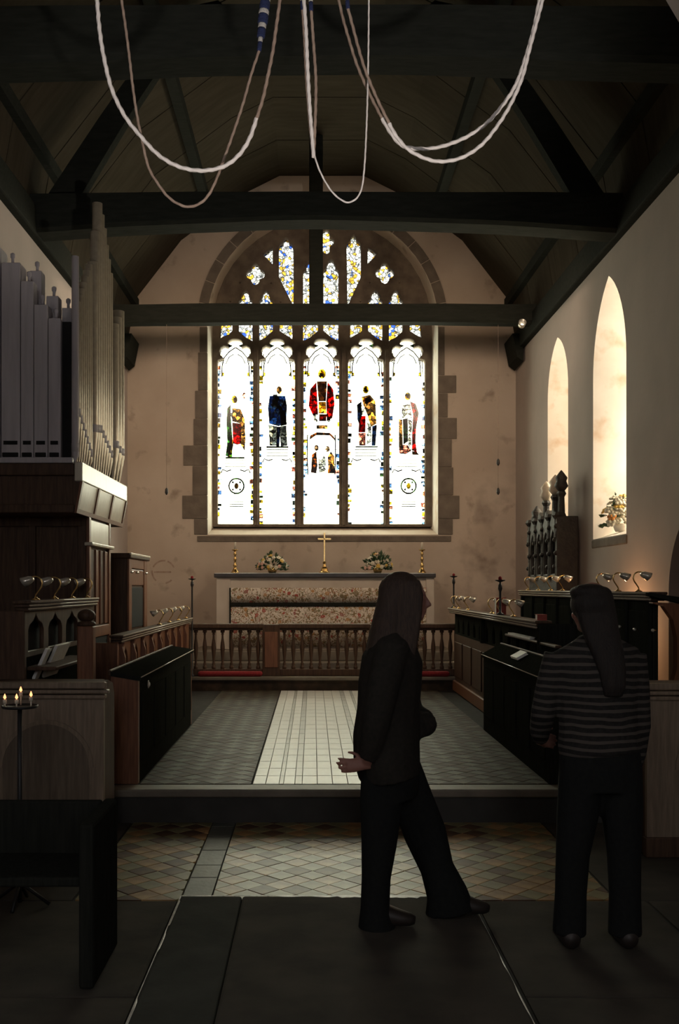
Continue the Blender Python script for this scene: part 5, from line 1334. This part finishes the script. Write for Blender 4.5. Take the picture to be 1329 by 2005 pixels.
# ---- woman in the striped top, seen from behind
Y2 = 4.45
def w2(px, py, dy=0): p = W(px, py, Y2); p.y += dy; return p
wp = thing('person', 'person seen from behind in a striped long-sleeved top with dark hair', 'person', (w2(1170,1850).x, Y2, .0))
b = B()
head(b, w2(1158,1190,.01), (-.25,1,0))
chain(b, [(w2(1160,1215),.05,.05),(w2(1164,1240),.05,.052),(w2(1166,1262),.075,.06)], XLt)
chain(b, [(w2(1166,1255),.10,.06),(w2(1166,1275),.185,.085),(w2(1168,1315),.175,.105),(w2(1170,1370),.155,.105),(w2(1172,1420),.15,.105),(w2(1174,1460),.17,.12),(w2(1176,1510),.175,.12)], XLt)
chain(b, [(w2(1090,1285),.05,.05),(w2(1075,1340,.01),.045,.046),(w2(1066,1400,.03),.04,.04),(w2(1068,1440,.12),.035,.035),(w2(1078,1462,.20),.026,.028)], YL)
fingers(b, w2(1079,1464,.21), (.5,.8,-.1), (.2,.2,1), (-.8,.3,.4), .98, .4)
chain(b, [(w2(1240,1285),.05,.05),(w2(1246,1350,.0),.045,.046),(w2(1250,1420,.0),.04,.04),(w2(1247,1480,.02),.035,.035),(w2(1243,1520,.05),.026,.028)], YL)
fingers(b, w2(1243,1522,.05), (-.05,.15,-1), (0,1,.1), (1,0,0), .98, .3)
chain(b, [(w2(1138,1500),.09,.095),(w2(1132,1590),.08,.085),(w2(1122,1670),.056,.06),(w2(1118,1750),.05,.055),(w2(1115,1825),.036,.038)], XLt)
chain(b, [(w2(1212,1500),.09,.095),(w2(1216,1590),.08,.085),(w2(1220,1670),.056,.06),(w2(1222,1750),.05,.055),(w2(1222,1825),.036,.038)], XLt)
for px in (1113, 1225):
    a = w2(px, 1840); a.z = .04
    b.loft([(a+Vector((0,-.05,.02)),.035,.045,XLt),(a+Vector((0,0,.01)),.038,.05,XLt),(a+Vector((0,.09,-.01)),.042,.03,XLt),(a+Vector((0,.15,-.018)),.033,.018,XLt)])
obj('body', remesh(b, .006, 2), M['skin'], wp)
def striped():
    m = mat('striped_knit', (.03,.028,.026), (.02,.019,.018), rough=.95, scale=60, spec=.1); nt = m.node_tree; N = nt.nodes.new; L = nt.links.new; p = nt.nodes['Principled BSDF']
    old = p.inputs['Base Color'].links[0].from_socket
    tc = N('ShaderNodeTexCoord'); sp = N('ShaderNodeSeparateXYZ'); L(tc.outputs['Object'], sp.inputs[0])
    nz = N('ShaderNodeTexNoise'); nz.inputs['Scale'].default_value = 5; L(tc.outputs['Object'], nz.inputs['Vector'])
    a = N('ShaderNodeMath'); a.operation = 'MULTIPLY_ADD'; a.inputs[1].default_value = .035; L(nz.outputs['Fac'], a.inputs[0]); L(sp.outputs[2], a.inputs[2])
    mu = N('ShaderNodeMath'); mu.operation = 'MULTIPLY'; mu.inputs[1].default_value = 1/.0335; L(a.outputs[0], mu.inputs[0])
    fr = N('ShaderNodeMath'); fr.operation = 'FRACT'; L(mu.outputs[0], fr.inputs[0])
    lt = N('ShaderNodeMath'); lt.operation = 'LESS_THAN'; lt.inputs[1].default_value = .40; L(fr.outputs[0], lt.inputs[0])
    mx = N('ShaderNodeMix'); mx.data_type = 'RGBA'; L(lt.outputs[0], mx.inputs[0]); L(old, mx.inputs[6]); mx.inputs[7].default_value = (.085,.074,.064,1); L(mx.outputs[2], p.inputs['Base Color'])
    return m
M['striped'] = striped()
b = B()
chain(b, [(w2(1163,1240),.062,.06),(w2(1165,1252),.10,.07),(w2(1166,1274),.195,.10),(w2(1168,1315),.195,.125),(w2(1170,1370),.18,.125),(w2(1172,1420),.178,.128),(w2(1174,1460),.188,.138),(w2(1175,1474),.183,.133)], XLt)
chain(b, [(w2(1092,1282),.062,.062),(w2(1077,1340,.01),.06,.06),(w2(1067,1396,.03),.056,.056),(w2(1068,1436,.11),.048,.048),(w2(1076,1456,.18),.038,.038)], YL)
chain(b, [(w2(1238,1282),.062,.062),(w2(1246,1350,.0),.058,.058),(w2(1250,1420,.0),.053,.053),(w2(1248,1475,.02),.045,.045),(w2(1244,1508,.04),.036,.036)], YL)
obj('striped_top', remesh(b, .008, 4), M['striped'], wp)
b = B()
chain(b, [(w2(1173,1450),.175,.125),(w2(1175,1500),.185,.132),(w2(1175,1545),.165,.12)], XLt)
chain(b, [(w2(1138,1500),.098,.11),(w2(1131,1590),.092,.10),(w2(1121,1670),.075,.08),(w2(1117,1750),.07,.072),(w2(1114,1828),.075,.075)], XLt)
chain(b, [(w2(1212,1500),.098,.11),(w2(1217,1590),.092,.10),(w2(1221,1670),.075,.08),(w2(1223,1750),.07,.072),(w2(1223,1828),.075,.075)], XLt)
obj('trousers', remesh(b, .009, 3), M['trouser'], wp)
for px in (1113, 1225):
    a = w2(px, 1842); a.z = .047; b = B()
    b.loft([(a+Vector((0,-.075,0)),.03,.03,XLt),(a+Vector((0,-.05,.0)),.042,.046,XLt),(a+Vector((0,.04,0)),.046,.046,XLt),(a+Vector((0,.11,-.012)),.048,.034,XLt),(a+Vector((0,.165,-.02)),.03,.024,XLt)])
    obj('shoe', b, M['shoe'], wp)
b = B()
hc = w2(1157,1188,-.012)
b.ell(hc+Vector((0,0,.012)), .096, .105, .088)
b.ell(w2(1150,1158,-.03), .082, .07, .035); b.ell(w2(1128,1160,-.02), .035, .05, .028); b.ell(w2(1174,1163,-.03), .045, .05, .035)
chain(b, [(w2(1160,1170,-.02),.085,.07),(w2(1162,1205,-.05),.088,.06),(w2(1168,1240,-.075),.08,.05),(w2(1176,1275,-.11),.07,.042),(w2(1182,1310,-.13),.06,.034),(w2(1184,1340,-.135),.052,.026),(w2(1183,1358,-.13),.04,.016)], XLt)
obj('hair', remesh(b, .008, 3), M['hair2'], wp)
